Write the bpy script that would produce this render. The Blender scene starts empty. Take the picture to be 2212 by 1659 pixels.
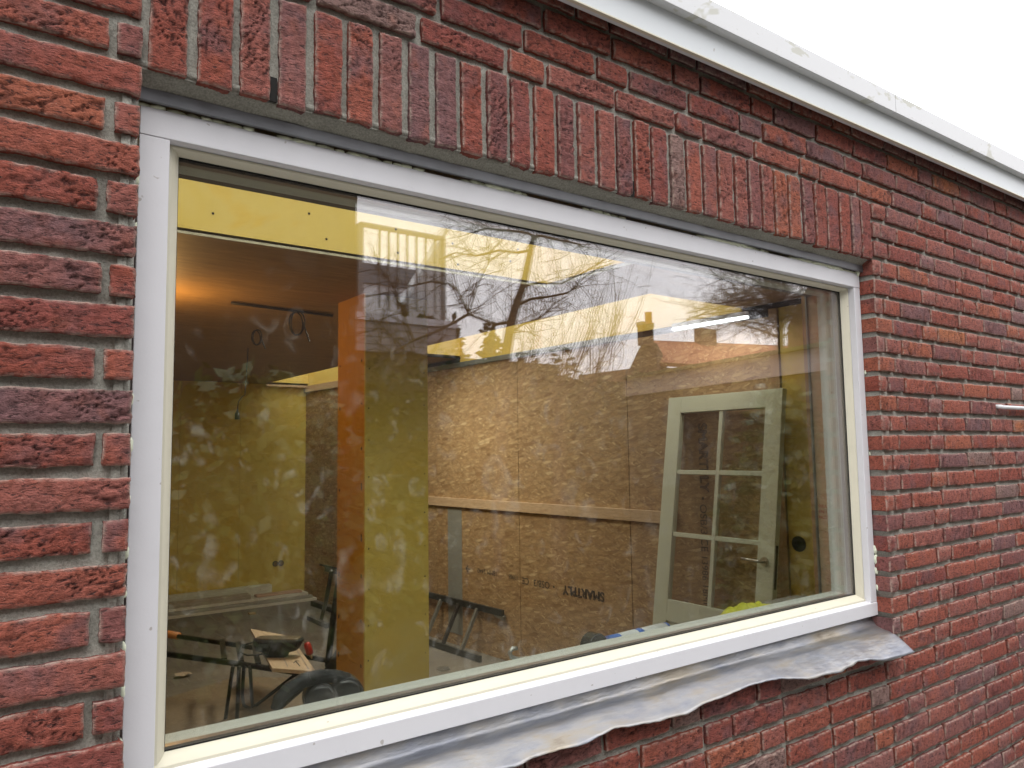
import bpy, bmesh, math, random
import numpy as np
from mathutils import Vector, Matrix

random.seed(7)
rng = np.random.default_rng(7)
S = bpy.context.scene
COL = S.collection
R = math.radians

# ------------------------------------------------------------------ camera
CAM = np.array([-0.2232, -1.2419, -0.5983])
_yaw, _pitch, _roll = R(36.694), R(5.057), R(-0.838)
_f = np.array([math.sin(_yaw) * math.cos(_pitch), math.cos(_yaw) * math.cos(_pitch), math.sin(_pitch)])
_r = np.array([math.cos(_yaw), -math.sin(_yaw), 0.0])
_u = np.cross(_r, _f)
_r, _u = _r * math.cos(_roll) + _u * math.sin(_roll), -_r * math.sin(_roll) + _u * math.cos(_roll)
cam_d = bpy.data.cameras.new('camera')
cam_d.sensor_width = 36.0
cam_d.sensor_fit = 'HORIZONTAL'
cam_d.lens = 27.037
cam_d.clip_start = 0.02
cam_d.clip_end = 600
cam = bpy.data.objects.new('camera', cam_d)
COL.objects.link(cam)
cam.matrix_world = Matrix(((_r[0], _u[0], -_f[0], CAM[0]), (_r[1], _u[1], -_f[1], CAM[1]), (_r[2], _u[2], -_f[2], CAM[2]), (0, 0, 0, 1)))
S.camera = cam

# ------------------------------------------------------------------ world, sun, exposure
W = bpy.data.worlds.new('World')
S.world = W
W.use_nodes = True
nt = W.node_tree
nt.nodes.clear()
sky = nt.nodes.new('ShaderNodeTexSky')
sky.sky_type = 'NISHITA'
sky.sun_disc = False
sky.sun_elevation = R(56)
sky.sun_rotation = R(205)
sky.air_density = 1.0
sky.dust_density = 6.0
sky.ozone_density = 1.0
hsv = nt.nodes.new('ShaderNodeHueSaturation')
hsv.inputs['Saturation'].default_value = 0.12
mixw = nt.nodes.new('ShaderNodeMix')
mixw.data_type = 'RGBA'
mixw.inputs['Factor'].default_value = 0.8
mixw.inputs['B'].default_value = (18.7, 18.5, 18.8, 1)      # even overcast cloud
bg = nt.nodes.new('ShaderNodeBackground')
bg.inputs['Strength'].default_value = 0.14
wo = nt.nodes.new('ShaderNodeOutputWorld')
nt.links.new(sky.outputs['Color'], hsv.inputs['Color'])
nt.links.new(hsv.outputs['Color'], mixw.inputs['A'])
nt.links.new(mixw.outputs['Result'], bg.inputs['Color'])
nt.links.new(bg.outputs['Background'], wo.inputs['Surface'])
W.cycles.sampling_method = 'AUTOMATIC'

sd = bpy.data.lights.new('sun', 'SUN')
sd.energy = 1.5
sd.angle = R(35)
sd.color = (1.0, 0.98, 0.95)
sun = bpy.data.objects.new('sun', sd)
COL.objects.link(sun)
_sel, _saz = R(56), R(205)          # sun high, on the garden side of the wall
_sv = Vector((math.sin(_saz) * math.cos(_sel), math.cos(_saz) * math.cos(_sel), math.sin(_sel)))
sun.rotation_euler = _sv.to_track_quat('Z', 'Y').to_euler()
sun.location = (0, -6, 8)

S.view_settings.view_transform = 'Standard'
S.view_settings.look = 'None'
S.view_settings.exposure = 0.0
S.view_settings.gamma = 1.0
S.view_settings.use_curve_mapping = False
S.render.engine = 'CYCLES'
S.cycles.use_denoising = True
S.cycles.max_bounces = 10
S.cycles.transparent_max_bounces = 24
S.cycles.glossy_bounces = 5
S.cycles.diffuse_bounces = 4
S.cycles.sample_clamp_indirect = 6.0

# ------------------------------------------------------------------ sight lines measured in the photograph (2212 x 1659 px), used once to survey real positions
_F = 3028.13 / 4032 * 2212
def _ray(x, y):
    d = _f * _F + _r * (x - 1106) - _u * (y - 829.5)
    return d / np.linalg.norm(d)
def on_z(x, y, z):
    d = _ray(x, y); return CAM + d * (z - CAM[2]) / d[2]
def on_y(x, y, yy):
    d = _ray(x, y); return CAM + d * (yy - CAM[1]) / d[1]
GLASS_Y = 0.0905
def mirrored(x, y, yv):
    """a point of the garden seen by reflection in the pane, yv metres behind it in the mirror"""
    p = on_y(x, y, yv)
    return np.array([p[0], 2 * GLASS_Y - p[1], p[2]])
def project(P):
    d = np.asarray(P, float) - CAM
    z = d @ _f
    return 1106 + _F * (d @ _r) / z, 829.5 - _F * (d @ _u) / z, z

# ------------------------------------------------------------------ object helpers
def tag(o, label=None, cat=None, group=None, kind=None):
    if label: o['label'] = label
    if cat: o['category'] = cat
    if group: o['group'] = group
    if kind: o['kind'] = kind
    return o
def empty(name, loc=(0, 0, 0), label=None, cat=None, group=None):
    o = bpy.data.objects.new(name, None)
    COL.objects.link(o)
    o.location = loc
    o.empty_display_size = 0.05
    return tag(o, label, cat, group)
def link(name, me, parent=None, mat=None):
    if mat is not None and not me.materials: me.materials.append(mat)
    o = bpy.data.objects.new(name, me)
    COL.objects.link(o)
    if parent is not None:
        o.parent = parent
        o.matrix_parent_inverse = Matrix.Translation(parent.matrix_world.translation).inverted() if False else Matrix.Identity(4)
        off = Vector((0, 0, 0)); p = parent
        while p is not None:
            off += p.location; p = p.parent
        o.location = -off
    return o
class MB:
    """collects shapes (world coordinates) into one mesh"""
    def __init__(s): s.v = []; s.f = []
    def add(s, vs, fs):
        b = len(s.v); s.v += [tuple(map(float, v)) for v in vs]; s.f += [tuple(b + i for i in f) for f in fs]; return s
    def box(s, a, b):
        (x0, y0, z0), (x1, y1, z1) = a, b
        vs = [(x0, y0, z0), (x1, y0, z0), (x1, y1, z0), (x0, y1, z0), (x0, y0, z1), (x1, y0, z1), (x1, y1, z1), (x0, y1, z1)]
        return s.add(vs, [(0, 3, 2, 1), (4, 5, 6, 7), (0, 1, 5, 4), (1, 2, 6, 5), (2, 3, 7, 6), (3, 0, 4, 7)])
    def hexa(s, vs):
        return s.add(vs, [(0, 3, 2, 1), (4, 5, 6, 7), (0, 1, 5, 4), (1, 2, 6, 5), (2, 3, 7, 6), (3, 0, 4, 7)])
    def bar(s, p, q, w, h, up=(0, 0, 1)):
        p, q = Vector(p), Vector(q); d = (q - p).normalized(); side = d.cross(Vector(up))
        if side.length < 1e-4: side = d.cross(Vector((1, 0, 0)))
        side.normalize(); u = side.cross(d).normalized()
        vs = []
        for c in (p, q):
            for a, b in ((-1, -1), (1, -1), (1, 1), (-1, 1)): vs.append(c + side * a * w / 2 + u * b * h / 2)
        return s.add(vs, [(0, 1, 2, 3), (7, 6, 5, 4), (0, 4, 5, 1), (1, 5, 6, 2), (2, 6, 7, 3), (3, 7, 4, 0)])
    def tube(s, pts, rad, n=8, cap=True):
        pts = [Vector(p) for p in pts]
        if not hasattr(rad, '__len__'): rad = [rad] * len(pts)
        b = len(s.v); prev = None
        for i, p in enumerate(pts):
            d = (pts[min(i + 1, len(pts) - 1)] - pts[max(i - 1, 0)])
            d = d.normalized() if d.length > 1e-9 else Vector((0, 0, 1))
            if prev is None:
                a = d.cross(Vector((0.3, 0.2, 1))); a = a if a.length > 1e-3 else d.cross(Vector((1, 0, 0)))
            else: a = prev - d * prev.dot(d)
            a.normalize(); prev = a; c = d.cross(a)
            for k in range(n):
                t = 2 * math.pi * k / n
                s.v.append(tuple(p + (a * math.cos(t) + c * math.sin(t)) * rad[i]))
        for i in range(len(pts) - 1):
            for k in range(n):
                k2 = (k + 1) % n
                s.f.append((b + i * n + k, b + i * n + k2, b + (i + 1) * n + k2, b + (i + 1) * n + k))
        if cap:
            s.f.append(tuple(b + k for k in reversed(range(n)))); s.f.append(tuple(b + (len(pts) - 1) * n + k for k in range(n)))
        return s
    def prism(s, pts, off):
        n = len(pts); off = Vector(off); vs = [Vector(p) for p in pts] + [Vector(p) + off for p in pts]
        return s.add(vs, [tuple(range(n)), tuple(reversed(range(n, 2 * n)))] + [(i, n + i, n + (i + 1) % n, (i + 1) % n) for i in range(n)])
    def mesh(s, name, smooth=False):
        me = bpy.data.meshes.new(name); me.from_pydata(s.v, [], s.f); me.update()
        bm = bmesh.new(); bm.from_mesh(me); bmesh.ops.recalc_face_normals(bm, faces=bm.faces); bm.to_mesh(me); bm.free()
        if smooth: me.shade_smooth()
        return me
    def build(s, name, mat, parent=None, smooth=False, bevel=0.0, seg=2):
        me = s.mesh(name, smooth); me.materials.append(mat)
        o = link(name, me, parent)
        if bevel:
            m = o.modifiers.new('bevel', 'BEVEL'); m.width = bevel; m.segments = seg; m.limit_method = 'ANGLE'; m.angle_limit = R(40)
            me.shade_smooth(); m.harden_normals = True
        return o

# ------------------------------------------------------------------ numpy noise for the relief of bricks, lead and mortar
def _hash(ix, iy, iz, seed):
    h = (ix * 374761393 + iy * 668265263 + iz * 2147483647 + seed * 974711) & 0xffffffff
    h = ((h ^ (h >> 13)) * 1274126177) & 0xffffffff
    h = h ^ (h >> 16)
    return (h & 0xffff) / 65535.0
def vnoise(P, seed=0):
    P = np.asarray(P, float); I = np.floor(P).astype(np.int64); Fq = P - I; Fq = Fq * Fq * (3 - 2 * Fq); out = 0
    for a in (0, 1):
        for b in (0, 1):
            for c in (0, 1):
                w = (Fq[..., 0] if a else 1 - Fq[..., 0]) * (Fq[..., 1] if b else 1 - Fq[..., 1]) * (Fq[..., 2] if c else 1 - Fq[..., 2])
                out = out + w * _hash(I[..., 0] + a, I[..., 1] + b, I[..., 2] + c, seed)
    return out * 2 - 1
def fbm(P, seed=0, octs=4, g=0.5):
    s, a, t = 0, 1, 0
    for i in range(octs):
        s = s + a * vnoise(P * (2 ** i), seed + 17 * i); t += a; a *= g
    return s / t
def grid_noise(x, z, fx, fz, seed, octs=3):
    x, z = np.broadcast_arrays(x, z)
    return fbm(np.stack([x * fx, z * fz, np.zeros_like(x) + seed * 3.7], -1), seed, octs)

# ------------------------------------------------------------------ materials
def new_mat(name):
    m = bpy.data.materials.new(name); m.use_nodes = True
    t = m.node_tree; t.nodes.clear()
    out = t.nodes.new('ShaderNodeOutputMaterial'); p = t.nodes.new('ShaderNodeBsdfPrincipled')
    t.links.new(p.outputs[0], out.inputs[0])
    return m, t, p, out
def N(t, typ, **kw):
    n = t.nodes.new(typ)
    for k, v in kw.items():
        if k in n.inputs: n.inputs[k].default_value = v
        else: setattr(n, k, v)
    return n
def ramp(t, src, stops, interp='LINEAR'):
    r = t.nodes.new('ShaderNodeValToRGB'); r.color_ramp.interpolation = interp
    e = r.color_ramp.elements
    while len(e) < len(stops): e.new(0.5)
    for el, (p, c) in zip(e, stops):
        el.position = p; el.color = (*c, 1) if hasattr(c, '__len__') else (c, c, c, 1)
    t.links.new(src, r.inputs[0]); return r.outputs[0]
def mix(t, f, a, b, blend='MIX'):
    m = t.nodes.new('ShaderNodeMix'); m.data_type = 'RGBA'; m.blend_type = blend
    for key, v in (('Factor', f), ('A', a), ('B', b)):
        if hasattr(v, 'links') or hasattr(v, 'is_linked'): t.links.new(v, m.inputs[key])
        else: m.inputs[key].default_value = v if key == 'Factor' else (*v, 1) if len(v) == 3 else v
    return m.outputs['Result']
def mth(t, op, a, b=None, clamp=False):
    m = t.nodes.new('ShaderNodeMath'); m.operation = op; m.use_clamp = clamp
    for i, v in enumerate((a, b)):
        if v is None: continue
        if hasattr(v, 'is_linked'): t.links.new(v, m.inputs[i])
        else: m.inputs[i].default_value = v
    return m.outputs[0]
def coords(t, kind='Object', scale=(1, 1, 1), rot=(0, 0, 0), loc=(0, 0, 0)):
    c = t.nodes.new('ShaderNodeTexCoord'); m = t.nodes.new('ShaderNodeMapping')
    m.inputs['Scale'].default_value = scale; m.inputs['Rotation'].default_value = rot; m.inputs['Location'].default_value = loc
    t.links.new(c.outputs[kind], m.inputs[0]); return m.outputs[0]
def noise(t, vec, scale, detail=4, rough=0.5, dist=0.0):
    n = N(t, 'ShaderNodeTexNoise', Scale=scale, Detail=detail, Roughness=rough, Distortion=dist); t.links.new(vec, n.inputs['Vector']); return n.outputs[0]
def bump(t, p, h, strength=0.3, dist=0.002):
    b = N(t, 'ShaderNodeBump', Strength=strength, Distance=dist); t.links.new(h, b.inputs['Height']); t.links.new(b.outputs[0], p.inputs['Normal']); return b
def plain(name, col, rough=0.6, metal=0.0, var=0.12, scale=12.0, bump_s=0.15, bump_d=0.001, fine=90.0, spec=0.5):
    m, t, p, o = new_mat(name)
    v = coords(t)
    n = noise(t, v, scale, 5, 0.6)
    c = mix(t, n, tuple(max(0, k * (1 - var)) for k in col), tuple(min(1, k * (1 + var)) for k in col))
    t.links.new(c, p.inputs['Base Color'])
    p.inputs['Roughness'].default_value = rough; p.inputs['Metallic'].default_value = metal
    p.inputs['Specular IOR Level'].default_value = spec
    bump(t, p, noise(t, v, fine, 3, 0.6), bump_s, bump_d)
    return m

def brick_material():
    m, t, p, o = new_mat('hand_moulded_brick')
    oi = t.nodes.new('ShaderNodeObjectInfo')
    at = N(t, 'ShaderNodeAttribute', attribute_name='rnd')
    ed = N(t, 'ShaderNodeAttribute', attribute_name='edge')
    cv = N(t, 'ShaderNodeAttribute', attribute_name='crease')
    r0 = mth(t, 'FRACT', mth(t, 'ADD', oi.outputs['Random'], at.outputs['Fac']))
    tc = t.nodes.new('ShaderNodeTexCoord'); va = t.nodes.new('ShaderNodeVectorMath'); va.operation = 'ADD'
    cmb = t.nodes.new('ShaderNodeCombineXYZ')
    t.links.new(mth(t, 'MULTIPLY', r0, 37.0), cmb.inputs[0]); t.links.new(mth(t, 'MULTIPLY', r0, 91.0), cmb.inputs[2])
    t.links.new(tc.outputs['Object'], va.inputs[0]); t.links.new(cmb.outputs[0], va.inputs[1])
    v = va.outputs[0]
    base = ramp(t, r0, [(0.0, (0.288, 0.075, 0.051)), (0.18, (0.330, 0.094, 0.062)), (0.32, (0.259, 0.071, 0.056)), (0.44, (0.308, 0.101, 0.078)),
                        (0.56, (0.237, 0.085, 0.076)), (0.66, (0.358, 0.108, 0.062)), (0.72, (0.270, 0.105, 0.091)), (0.80, (0.295, 0.080, 0.056)),
                        (0.89, (0.215, 0.098, 0.096)), (0.95, (0.259, 0.158, 0.138)), (0.975, (0.407, 0.140, 0.064))], 'CONSTANT')
    big = noise(t, v, 14, 3, 0.55)
    burnt = ramp(t, big, [(0.46, (0, 0, 0)), (0.66, (1, 1, 1))])
    r1 = mth(t, 'FRACT', mth(t, 'MULTIPLY', r0, 13.7))
    c = mix(t, mth(t, 'MULTIPLY', burnt, mth(t, 'MULTIPLY', r1, 0.8)), base, (0.165, 0.092, 0.100))
    ora = ramp(t, noise(t, v, 23, 2, 0.5), [(0.55, (0, 0, 0)), (0.72, (1, 1, 1))])
    c = mix(t, mth(t, 'MULTIPLY', ora, 0.35), c, (0.33, 0.095, 0.048))
    med = noise(t, v, 75, 6, 0.7)
    c = mix(t, 0.75, c, ramp(t, med, [(0.28, (0.30, 0.28, 0.28)), (0.5, (0.95, 0.95, 0.95)), (0.72, (1.45, 1.45, 1.45))]), 'MULTIPLY')
    # long dark drag pits
    vs = t.nodes.new('ShaderNodeVectorMath'); vs.operation = 'MULTIPLY'; vs.inputs[1].default_value = (0.42, 1, 1.15); t.links.new(v, vs.inputs[0])
    pit = noise(t, vs.outputs[0], 190, 4, 0.65, 0.6)
    pits = ramp(t, pit, [(0.36, (1, 1, 1)), (0.45, (0, 0, 0))])
    c = mix(t, mth(t, 'MULTIPLY', pits, 0.85), c, (0.035, 0.018, 0.018))
    c = mix(t, mth(t, 'MULTIPLY', cv.outputs['Fac'], 0.8), c, (0.045, 0.02, 0.02))  # shade in the folds painted into the colour
    # lime bloom on the arris, strengthened into painted edge highlights, and scattered grains
    bloom = mth(t, 'MULTIPLY', ed.outputs['Fac'], ramp(t, noise(t, v, 60, 3, 0.6), [(0.38, 0.0), (0.58, 0.9)]))
    c = mix(t, bloom, c, (0.50, 0.38, 0.32))
    grain = ramp(t, noise(t, v, 330, 2, 0.5), [(0.70, 0.0), (0.76, 0.7)])
    c = mix(t, mth(t, 'MULTIPLY', grain, 0.5), c, (0.48, 0.38, 0.30))
    haze = ramp(t, noise(t, v, 9, 3, 0.6), [(0.58, 0.0), (0.85, 0.16)])
    c = mix(t, haze, c, (0.30, 0.21, 0.19))
    t.links.new(c, p.inputs['Base Color'])
    p.inputs['Roughness'].default_value = 0.86; p.inputs['Specular IOR Level'].default_value = 0.3
    h = mth(t, 'ADD', mth(t, 'MULTIPLY', med, 0.6), mth(t, 'ADD', mth(t, 'MULTIPLY', pit, 0.9), mth(t, 'MULTIPLY', noise(t, v, 420, 3, 0.6), 0.35)))
    bump(t, p, h, 1.0, 0.0062)
    return m
def mortar_material():
    m, t, p, o = new_mat('grey_mortar'); v = coords(t)
    n = noise(t, v, 7, 5, 0.6); g = noise(t, v, 260, 4, 0.7)
    c = mix(t, n, (0.265, 0.260, 0.225), (0.405, 0.398, 0.35))
    c = mix(t, 0.8, c, ramp(t, g, [(0.3, 0.55), (0.6, 1.15)]), 'MULTIPLY')
    c = mix(t, ramp(t, noise(t, v, 120, 2), [(0.62, 0.0), (0.7, 0.5)]), c, (0.36, 0.35, 0.31))
    t.links.new(c, p.inputs['Base Color']); p.inputs['Roughness'].default_value = 0.95
    bump(t, p, mth(t, 'ADD', g, mth(t, 'MULTIPLY', noise(t, v, 90, 3), 0.8)), 0.9, 0.002)
    return m
def paint(name, col, rough=0.42, dirt=0.25):
    m, t, p, o = new_mat(name); v = coords(t)
    sm = ramp(t, noise(t, v, 9, 5, 0.65, 0.4), [(0.5, 0.0), (0.78, dirt)])
    c = mix(t, sm, col, tuple(k * 0.72 for k in col))
    sp = ramp(t, noise(t, v, 70, 1, 0.4), [(0.775, 0.0), (0.80, 0.5)])
    c = mix(t, sp, c, (0.22, 0.17, 0.12))
    t.links.new(c, p.inputs['Base Color']); p.inputs['Roughness'].default_value = rough
    bump(t, p, noise(t, coords(t, 'Object', (1, 1, 1)), 220, 3, 0.6), 0.18, 0.0008)
    return m
def osb_material(name='strand_board', dark=1.0):
    m, t, p, o = new_mat(name)
    v = coords(t)
    wv = t.nodes.new('ShaderNodeTexNoise'); wv.inputs['Scale'].default_value = 9; wv.inputs['Detail'].default_value = 2; t.links.new(v, wv.inputs['Vector'])
    ws = t.nodes.new('ShaderNodeVectorMath'); ws.operation = 'SCALE'; ws.inputs['Scale'].default_value = 0.016; t.links.new(wv.outputs['Color'], ws.inputs[0])
    wa = t.nodes.new('ShaderNodeVectorMath'); wa.operation = 'ADD'; t.links.new(v, wa.inputs[0]); t.links.new(ws.outputs[0], wa.inputs[1])
    sep = t.nodes.new('ShaderNodeSeparateXYZ'); t.links.new(wa.outputs[0], sep.inputs[0])
    def layer(ang, seed, L=16.0, Wd=62.0):
        # in the plane of the board (Y, Z): flakes 60 mm long, 16 mm wide
        cs, sn = math.cos(ang), math.sin(ang)
        a = mth(t, 'ADD', mth(t, 'MULTIPLY', sep.outputs[1], cs * L), mth(t, 'MULTIPLY', sep.outputs[2], sn * L))
        b = mth(t, 'ADD', mth(t, 'MULTIPLY', sep.outputs[1], -sn * Wd), mth(t, 'MULTIPLY', sep.outputs[2], cs * Wd))
        cb = t.nodes.new('ShaderNodeCombineXYZ'); t.links.new(a, cb.inputs[0]); t.links.new(b, cb.inputs[1]); cb.inputs[2].default_value = seed
        vo = N(t, 'ShaderNodeTexVoronoi', Scale=1.0, Randomness=1.0); t.links.new(cb.outputs[0], vo.inputs['Vector'])
        s3 = t.nodes.new('ShaderNodeSeparateXYZ'); t.links.new(vo.outputs['Color'], s3.inputs[0])
        return s3.outputs, vo.outputs['Distance'], cb.outputs[0]
    val = None; dist = None
    for i, (ang, sd_) in enumerate(((1.5, 1.0), (0.9, 5.0), (2.2, 9.0), (2.75, 14.0), (0.45, 21.0), (3.0, 27.0))):
        s3, d, vec = layer(ang, sd_, 12 + 3.4 * ((i * 2) % 5), 46 + 14 * ((i * 3) % 5))
        if val is None: val, dist, top = s3[0], d, s3[1]
        else:
            use = mth(t, 'GREATER_THAN', s3[1], 0.52)
            val = mix(t, use, val, s3[0]); dist = mix(t, use, dist, d)
    c = ramp(t, val, [(0.0, (0.26, 0.145, 0.062)), (0.14, (0.355, 0.215, 0.102)), (0.6, (0.415, 0.265, 0.130)), (0.88, (0.46, 0.31, 0.155)), (1.0, (0.58, 0.42, 0.23))])
    fib = noise(t, v, 160, 4, 0.7)
    c = mix(t, 0.45, c, ramp(t, fib, [(0.3, 0.55), (0.65, 1.2)]), 'MULTIPLY')
    edge = ramp(t, dist, [(0.36, 0.0), (0.72, 0.42)])
    c = mix(t, edge, c, (0.17, 0.09, 0.04))
    if dark != 1.0: c = mix(t, 1.0, c, (dark, dark, dark), 'MULTIPLY')
    t.links.new(c, p.inputs['Base Color']); p.inputs['Roughness'].default_value = 0.7
    bump(t, p, val, 0.5, 0.0012)
    return m
def board_material():
    m, t, p, o = new_mat('yellow_fibre_board'); v = coords(t)
    n = noise(t, v, 2.2, 5, 0.6, 0.6)
    c = ramp(t, n, [(0.3, (0.50, 0.350, 0.055)), (0.5, (0.54, 0.395, 0.080)), (0.72, (0.57, 0.375, 0.045))])
    c = mix(t, 0.35, c, ramp(t, noise(t, v, 240, 3, 0.7), [(0.3, 0.72), (0.7, 1.15)]), 'MULTIPLY')
    c = mix(t, ramp(t, noise(t, v, 5, 4, 0.6, 1.2), [(0.62, 0.0), (0.8, 0.4)]), c, (0.55, 0.46, 0.22))
    t.links.new(c, p.inputs['Base Color']); p.inputs['Roughness'].default_value = 0.6
    bump(t, p, noise(t, v, 180, 3), 0.12, 0.0008); return m
def shaft_material():  # brighter copy of the wall board, daylight put into its colour
    m, t, p, o = new_mat('skylit_yellow_board'); v = coords(t)
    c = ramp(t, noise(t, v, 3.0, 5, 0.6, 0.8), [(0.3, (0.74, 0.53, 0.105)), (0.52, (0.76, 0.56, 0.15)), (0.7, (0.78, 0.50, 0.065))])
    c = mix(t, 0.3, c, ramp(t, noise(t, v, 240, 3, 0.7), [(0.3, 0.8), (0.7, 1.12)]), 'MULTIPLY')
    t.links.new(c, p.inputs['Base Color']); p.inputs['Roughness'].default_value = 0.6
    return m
def floor_material():
    m, t, p, o = new_mat('dusty_concrete'); v = coords(t)
    n = noise(t, v, 1.6, 6, 0.65, 0.5)
    c = ramp(t, n, [(0.3, (0.125, 0.105, 0.085)), (0.55, (0.18, 0.155, 0.125)), (0.75, (0.235, 0.205, 0.165))])
    br = noise(t, coords(t, 'Object', (1.2, 26, 1), (0, 0, 0.12)), 2.2, 4, 0.6)
    c = mix(t, 0.5, c, ramp(t, br, [(0.35, 0.7), (0.65, 1.2)]), 'MULTIPLY')
    t.links.new(c, p.inputs['Base Color']); p.inputs['Roughness'].default_value = 0.75
    bump(t, p, noise(t, v, 40, 4), 0.2, 0.003); return m
def wood(name, a, b, axis=(1, 14, 14), rough=0.6):
    m, t, p, o = new_mat(name)
    v = coords(t, 'Object', axis)
    n = noise(t, v, 6, 5, 0.6, 1.4)
    c = ramp(t, n, [(0.3, a), (0.7, b)])
    t.links.new(c, p.inputs['Base Color']); p.inputs['Roughness'].default_value = rough
    bump(t, p, n, 0.2, 0.0008); return m
def lead_material():
    m, t, p, o = new_mat('bent_lead_sheet'); v = coords(t, 'Object', (1, 3.0, 3.0))
    n = noise(t, v, 4.2, 5, 0.68, 0.25)
    c = ramp(t, n, [(0.26, (0.22, 0.235, 0.285)), (0.42, (0.33, 0.345, 0.385)), (0.54, (0.42, 0.415, 0.415)), (0.66, (0.44, 0.395, 0.325)), (0.78, (0.29, 0.245, 0.19))])
    scr = ramp(t, noise(t, coords(t, 'Object', (3, 30, 3), (0, 0, 0.5)), 9, 3, 0.7), [(0.66, 0.0), (0.72, 0.7)])
    c = mix(t, mth(t, 'MULTIPLY', scr, .5), c, (0.55, 0.58, 0.66))
    t.links.new(c, p.inputs['Base Color']); p.inputs['Metallic'].default_value = 0.85
    t.links.new(ramp(t, noise(t, v, 14, 4, 0.6), [(0.3, 0.32), (0.7, 0.55)]), p.inputs['Roughness'])
    bump(t, p, noise(t, v, 28, 4, 0.5), 0.35, 0.004); return m
def glass_material(name, smear=True, IOR=1.80):
    """thin float glass: each face mirrors by Fresnel and lets the rest through; finger and cloth smears scatter a little"""
    m = bpy.data.materials.new(name); m.use_nodes = True; t = m.node_tree; t.nodes.clear()
    out = t.nodes.new('ShaderNodeOutputMaterial')
    geo = t.nodes.new('ShaderNodeNewGeometry')
    ior = mix(t, geo.outputs['Backfacing'], (IOR, IOR, IOR), (1 / IOR,) * 3)
    fr = t.nodes.new('ShaderNodeFresnel'); t.links.new(ior, fr.inputs['IOR'])
    tr = t.nodes.new('ShaderNodeBsdfTransparent'); tr.inputs[0].default_value = (0.975, 0.985, 0.97, 1)
    gl = t.nodes.new('ShaderNodeBsdfGlossy'); gl.inputs['Roughness'].default_value = 0.0; gl.inputs['Color'].default_value = (0.965, 0.94, 1.0, 1)
    mx = t.nodes.new('ShaderNodeMixShader'); t.links.new(fr.outputs[0], mx.inputs[0]); t.links.new(tr.outputs[0], mx.inputs[1]); t.links.new(gl.outputs[0], mx.inputs[2])
    if smear:
        v = coords(t, 'Object')
        big = noise(t, v, 3.2, 3, 0.5, 0.6)
        def crescents(sc, seed, rad, wid, thr):
            # comma-shaped wipes: part of a distorted ring round random points
            vv = coords(t, 'Object', (1, 1, 0.75), (0, 0.4 * seed, 0), (seed, 0, seed * 2))
            dn_ = t.nodes.new('ShaderNodeTexNoise'); dn_.inputs['Scale'].default_value = 14; t.links.new(vv, dn_.inputs['Vector'])
            sc_ = t.nodes.new('ShaderNodeVectorMath'); sc_.operation = 'SCALE'; sc_.inputs['Scale'].default_value = 0.065; t.links.new(dn_.outputs['Color'], sc_.inputs[0])
            ad_ = t.nodes.new('ShaderNodeVectorMath'); ad_.operation = 'ADD'; t.links.new(vv, ad_.inputs[0]); t.links.new(sc_.outputs[0], ad_.inputs[1])
            vo = N(t, 'ShaderNodeTexVoronoi', Scale=sc, Randomness=1.0); t.links.new(ad_.outputs[0], vo.inputs['Vector'])
            ring = ramp(t, vo.outputs['Distance'], [(rad - wid, 0.0), (rad, 1.0), (rad + wid * .35, 0.0)])
            sp_ = t.nodes.new('ShaderNodeSeparateXYZ'); t.links.new(vo.outputs['Color'], sp_.inputs[0])
            on = mth(t, 'GREATER_THAN', sp_.outputs[0], thr)
            part = ramp(t, noise(t, vv, sc * 1.6, 2, 0.5), [(0.48, 0.0), (0.62, 1.0)])
            return mth(t, 'MULTIPLY', mth(t, 'MULTIPLY', ring, on), part)
        w = mth(t, 'ADD', mth(t, 'MULTIPLY', crescents(11.0, 1.0, 0.40, 0.24, 0.4), .8), mth(t, 'ADD', crescents(19.0, 3.0, 0.42, 0.18, 0.55), mth(t, 'MULTIPLY', crescents(29.0, 7.0, 0.36, 0.26, 0.75), 0.7)))
        film = ramp(t, big, [(0.40, 0.0), (0.8, 0.014)])
        xz = t.nodes.new('ShaderNodeSeparateXYZ'); t.links.new(v, xz.inputs[0])
        # the lower left of the pane was wiped with a greasy cloth
        zone = mth(t, 'MULTIPLY', ramp(t, mth(t, 'MULTIPLY', xz.outputs[2], -1.0), [(0.28, 0.0), (0.5, 1.0)]), ramp(t, mth(t, 'MULTIPLY', xz.outputs[0], 0.4), [(0.10, 1.0), (0.5, 0.25)]))
        fac = mth(t, 'MULTIPLY', mth(t, 'ADD', mth(t, 'MULTIPLY', w, 0.078), film), mth(t, 'ADD', mth(t, 'MULTIPLY', zone, 0.9), 0.1), True)
        df = t.nodes.new('ShaderNodeBsdfDiffuse'); df.inputs[0].default_value = (0.75, 0.74, 0.68, 1)
        m2 = t.nodes.new('ShaderNodeMixShader'); t.links.new(fac, m2.inputs[0]); t.links.new(mx.outputs[0], m2.inputs[1]); t.links.new(df.outputs[0], m2.inputs[2])
        mx = m2
    t.links.new(mx.outputs[0], out.inputs[0])
    return m
def emit(name, col, strength):
    m = bpy.data.materials.new(name); m.use_nodes = True; t = m.node_tree; t.nodes.clear()
    out = t.nodes.new('ShaderNodeOutputMaterial'); e = t.nodes.new('ShaderNodeEmission'); e.inputs[0].default_value = (*col, 1); e.inputs[1].default_value = strength
    t.links.new(e.outputs[0], out.inputs[0]); return m

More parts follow.
